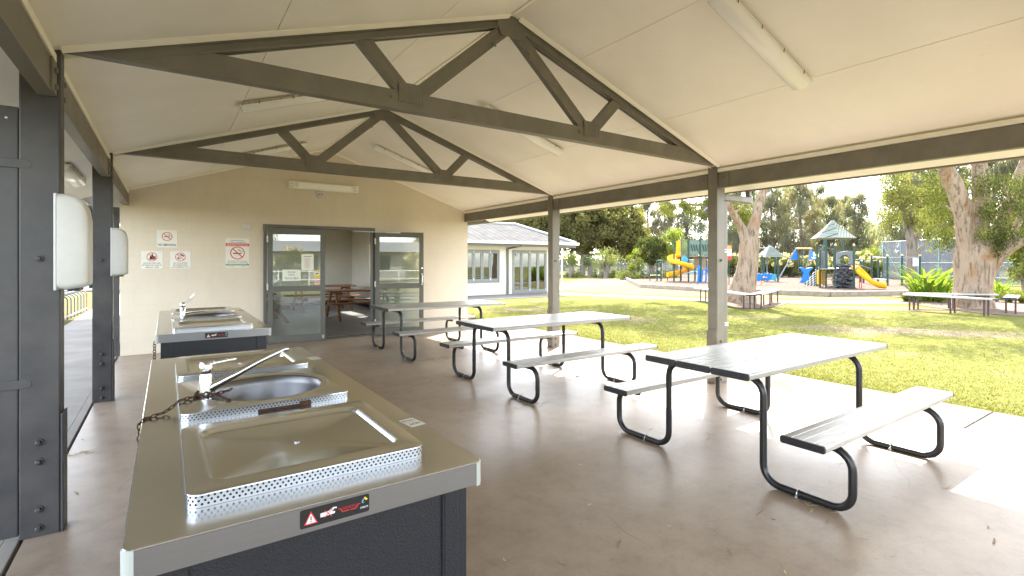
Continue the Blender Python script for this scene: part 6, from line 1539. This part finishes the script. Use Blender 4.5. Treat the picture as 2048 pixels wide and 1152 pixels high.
# ================================================================== FENCES
def meshmat(name, c, cell, wire, alpha_bg=0.0):
    m, t, b = new(name); b.inputs['Base Color'].default_value = (*c, 1); b.inputs['Roughness'].default_value = .7; out = t.nodes['Material Output']
    tr = t.nodes.new('ShaderNodeBsdfTransparent'); mx = t.nodes.new('ShaderNodeMixShader'); mx.inputs[0].default_value = alpha_bg
    t.links.new(tr.outputs[0], mx.inputs[1]); t.links.new(b.outputs[0], mx.inputs[2]); t.links.new(mx.outputs[0], out.inputs[0]); return m
M['cloth'] = meshmat('windbreak_cloth', (.17, .185, .21), 0, 0, .5)
M['wiremesh'] = meshmat('wire_mesh', (.24, .25, .25), 0, 0, .30)
M['fpost'] = pm('galvanised_teal', (.20, .32, .30), .5); M['gpost'] = pm('galvanised_post', (.35, .36, .36), .5)
tf = thing('court_fence', 'tall court fence with grey windbreak mesh on pale teal posts', 'fence', dp(1767, 43, 0))
FA, FBk, FR = dp(1767, 43, 0), dp(1755, 60, 0), dp(2230, 27, 0)
def fencerun(par, A, B, h, n, mt, pmats, r=.035, low=None, rails=(1.,)):
    for k in range(n+1):
        p = A.lerp(B, k/n); mb = MB(); mb.cyl((p.x, p.y, -.05), (p.x, p.y, h), r, 8); mb.build('fence_post', pmats, par, smooth=True)
    d = (B-A).normalized(); nn = Vector((-d.y, d.x, 0))*.012; mb = MB()
    mb.hexa([A+nn+Vector((0, 0, .05)), B+nn+Vector((0, 0, .05)), B+nn*2+Vector((0, 0, .05)), A+nn*2+Vector((0, 0, .05))], [A+nn+Vector((0, 0, h-.03)), B+nn+Vector((0, 0, h-.03)), B+nn*2+Vector((0, 0, h-.03)), A+nn*2+Vector((0, 0, h-.03))]); mb.build('fence_mesh', mt, par)
    mb = MB()
    for f in rails: mb.cyl(A+Vector((0, 0, h*f)), B+Vector((0, 0, h*f)), .02, 6)
    mb.build('fence_rail', pmats, par)
fencerun(tf, FA, FR, 3.2, 9, M['cloth'], M['fpost'], rails=(.14, .45, 1.))
fencerun(tf, FA, FBk, 3.2, 4, M['cloth'], M['fpost'], rails=(.14, .45, 1.))
mb = MB(); P_ = FA.lerp(FR, 1/9); mb.cyl(FA+Vector((0, 0, 2.9)), P_+Vector((0, 0, .3)), .022, 6); mb.build('brace', M['fpost'], tf)
wf = thing('wire_fence', 'low wire mesh fence running behind the saplings and playground', 'fence', dp(1100, 62, 0))
fencerun(wf, dp(1085, 60, 0), dp(1440, 58, 0), 1.75, 9, M['wiremesh'], M['gpost'], .03, rails=(1.,))

# ================================================================== LEFT SIDE: bike rack, road, van, trees
br_ = thing('bike_rack', 'low galvanised bike rack with red hoop ends on the verge beyond the left posts', 'bike rack', gp(150, 645, 0))
A = gp(124, 648, 0)+Vector((-.05, 0, 0)); Bp = gp(189, 622, 0)+Vector((-.18, 0, 0)); d = (Bp-A).normalized(); s_ = Vector((-d.y, d.x, 0)); Lr = (Bp-A).length
M['rackred'] = pm('faded_red_paint', (.22, .06, .04), .5, c2=(.12, .12, .12), ns=12); M['rackgrey'] = pm('rack_grey', (.11, .115, .12), .5)
for k in range(9):
    p = A+d*(Lr*k/8)
    mb = MB(); mb.tube(fillet([p, p+Vector((0, 0, .62)), p+s_*.55+Vector((0, 0, .62)), p+s_*.55], .12), .016, 8); mb.build('hoop', M['rackred'] if k in (0, 8) else M['rackgrey'], br_, smooth=True)
mb = MB(); mb.cyl(A+Vector((0, 0, .10)), Bp+Vector((0, 0, .10)), .02, 8); mb.cyl(A+s_*.55+Vector((0, 0, .10)), Bp+s_*.55+Vector((0, 0, .10)), .02, 8); mb.cyl(A+s_*.3+Vector((0, 0, .62)), Bp+s_*.3+Vector((0, 0, .62)), .016, 8); mb.build('base_rail', M['rackgrey'], br_)
van = thing('white_van', 'white high roofed van parked across the road beyond the left posts', 'van', (-8.6, 68, 0))
M['vanw'] = pm('van_white', (.72, .74, .76), .25, coat=.5); M['vglass'] = pm('van_glass', (.03, .04, .05), .08)
mb = MB(); prof = [(-2.6, .35), (2.4, .35), (2.6, .6), (2.55, 1.0), (2.0, 1.25), (1.35, 2.1), (1.1, 2.25), (-2.5, 2.3), (-2.65, 2.1), (-2.65, .5)]
mb.prism(prof, lambda a, b, t: (-8.6+a, 68+t, b), -.95, .95); bd = mb.build('body', M['vanw'], van, bevel=.06)
mb = MB(); mb.prism([(1.95, 1.28), (1.38, 2.02), (.6, 2.02), (.6, 1.3)], lambda a, b, t: (-8.6+a, 68+t, b), -.965, .965)
for a in (-2.2, -.9): mb.box(-8.6+a, 67.035, 1.3, -8.6+a+1.1, 68.965, 1.95)
mb.build('window', M['vglass'], van)
for x in (-1.7, 1.6):
    for s2 in (-1, 1):
        mb = MB(); mb.cyl((-8.6+x, 68+s2*.98, .35), (-8.6+x, 68+s2*.75, .35), .34, 20); w_ = mb.build('wheel', M['black'], van, smooth=True); mb = MB(); mb.cyl((-8.6+x, 68+s2*.985, .35), (-8.6+x, 68+s2*.981, .35), .2, 14); mb.build('hub_cap', M['steel'], w_)
mb = MB(); mb.box(-8.6-2.68, 67.1, .45, -8.6-2.655, 68.9, .6); mb.build('bumper', M['red'], van)
for px, d, bl, lab, sd_ in ((176, 84, [(0, 0, 5.6, 4, 4, 3.6), (2.5, 0, 4, 3, 3, 2.6), (0, 0, 2.2, 3.4, 3.4, 1.6)], 'leafy tree beyond the road behind the white van', 101), (60, 92, [(0, 0, 6, 4.5, 4.5, 3.8), (0, 0, 2.4, 4, 4, 1.8)], 'round tree beyond the road at the far left', 102), (238, 98, [(0, 0, 5.5, 4, 4, 3.6), (0, 0, 2.2, 3.4, 3.4, 1.8)], 'round tree beyond the road right of the van', 103)):
    dense('leafy_tree', lab, dp(px, d, -.05), bl, 170, .30, .16, sd_, ['fo_mid', 'olive', 'fo_lit'], per=70, r=.8)
mb = MB(); mb.cyl((-3.4, 33, 0), (-3.4, 33, 1.1), .05, 8); mb.cyl((-2.6, 33.1, 0), (-2.6, 33.1, 1.1), .05, 8)
# what stands behind the camera and shows only in the glass
nh = thing('neighbour_house', 'long low white house with grey roof mirrored in the left door glass', 'building', (-1, -22, 0))
mb = MB(); mb.box(-14, -27, 0, 12, -21, 2.3); mb.build('wall', pm('neighbour_wall', (.26, .25, .24), .7), nh)
mb = MB(); mb.prism([(-20.3, 2.3), (-27.7, 2.3), (-24, 3.2)], lambda a, b, t: (t, a, b), -14.6, 12.6); mb.build('roof', pm('neighbour_roof', (.16, .16, .17), .5), nh)
for k in range(6): mb = MB(); mb.box(-12.6+3.9*k, -21.0, .9, -10.8+3.9*k, -20.96, 2.0); mb.build('window', M['vglass'], nh)
rl = thing('ramp_rail', 'white pipe railing mirrored in the left door glass', 'railing', (0, -9, 0))
mb = MB()
for x in range(8): mb.cyl((-5+x*1.5, -9, -.02), (-5+x*1.5, -9, 1.0), .025, 8)
mb.cyl((-5, -9, 1.0), (5.5, -9, 1.0), .025, 8); mb.cyl((-5, -9, .55), (5.5, -9, .55), .02, 8); mb.build('rails', M['rooftrim'], rl)
for x, y, s_, lab in ((-3.2, -14, 1.0, 'shrub mirrored at the left of the door glass'), (-.2, -13, 1.1, 'shrub mirrored in the middle of the door glass'), (3.4, -14.5, 1.0, 'shrub mirrored at the right of the door glass')): dup(hg, (x, y, -.05), x, lab, [s_]*3)
for x, y, k, s_, lab in ((-7, -46, 0, 1.0, 'casuarina behind the neighbour house, left'), (3, -44, 1, .8, 'casuarina behind the neighbour house, middle'), (20, -40, 2, 1.0, 'casuarina behind the neighbour house, right')): dup(CAS[k], (x, y, -.05), x, lab, [s_]*3)
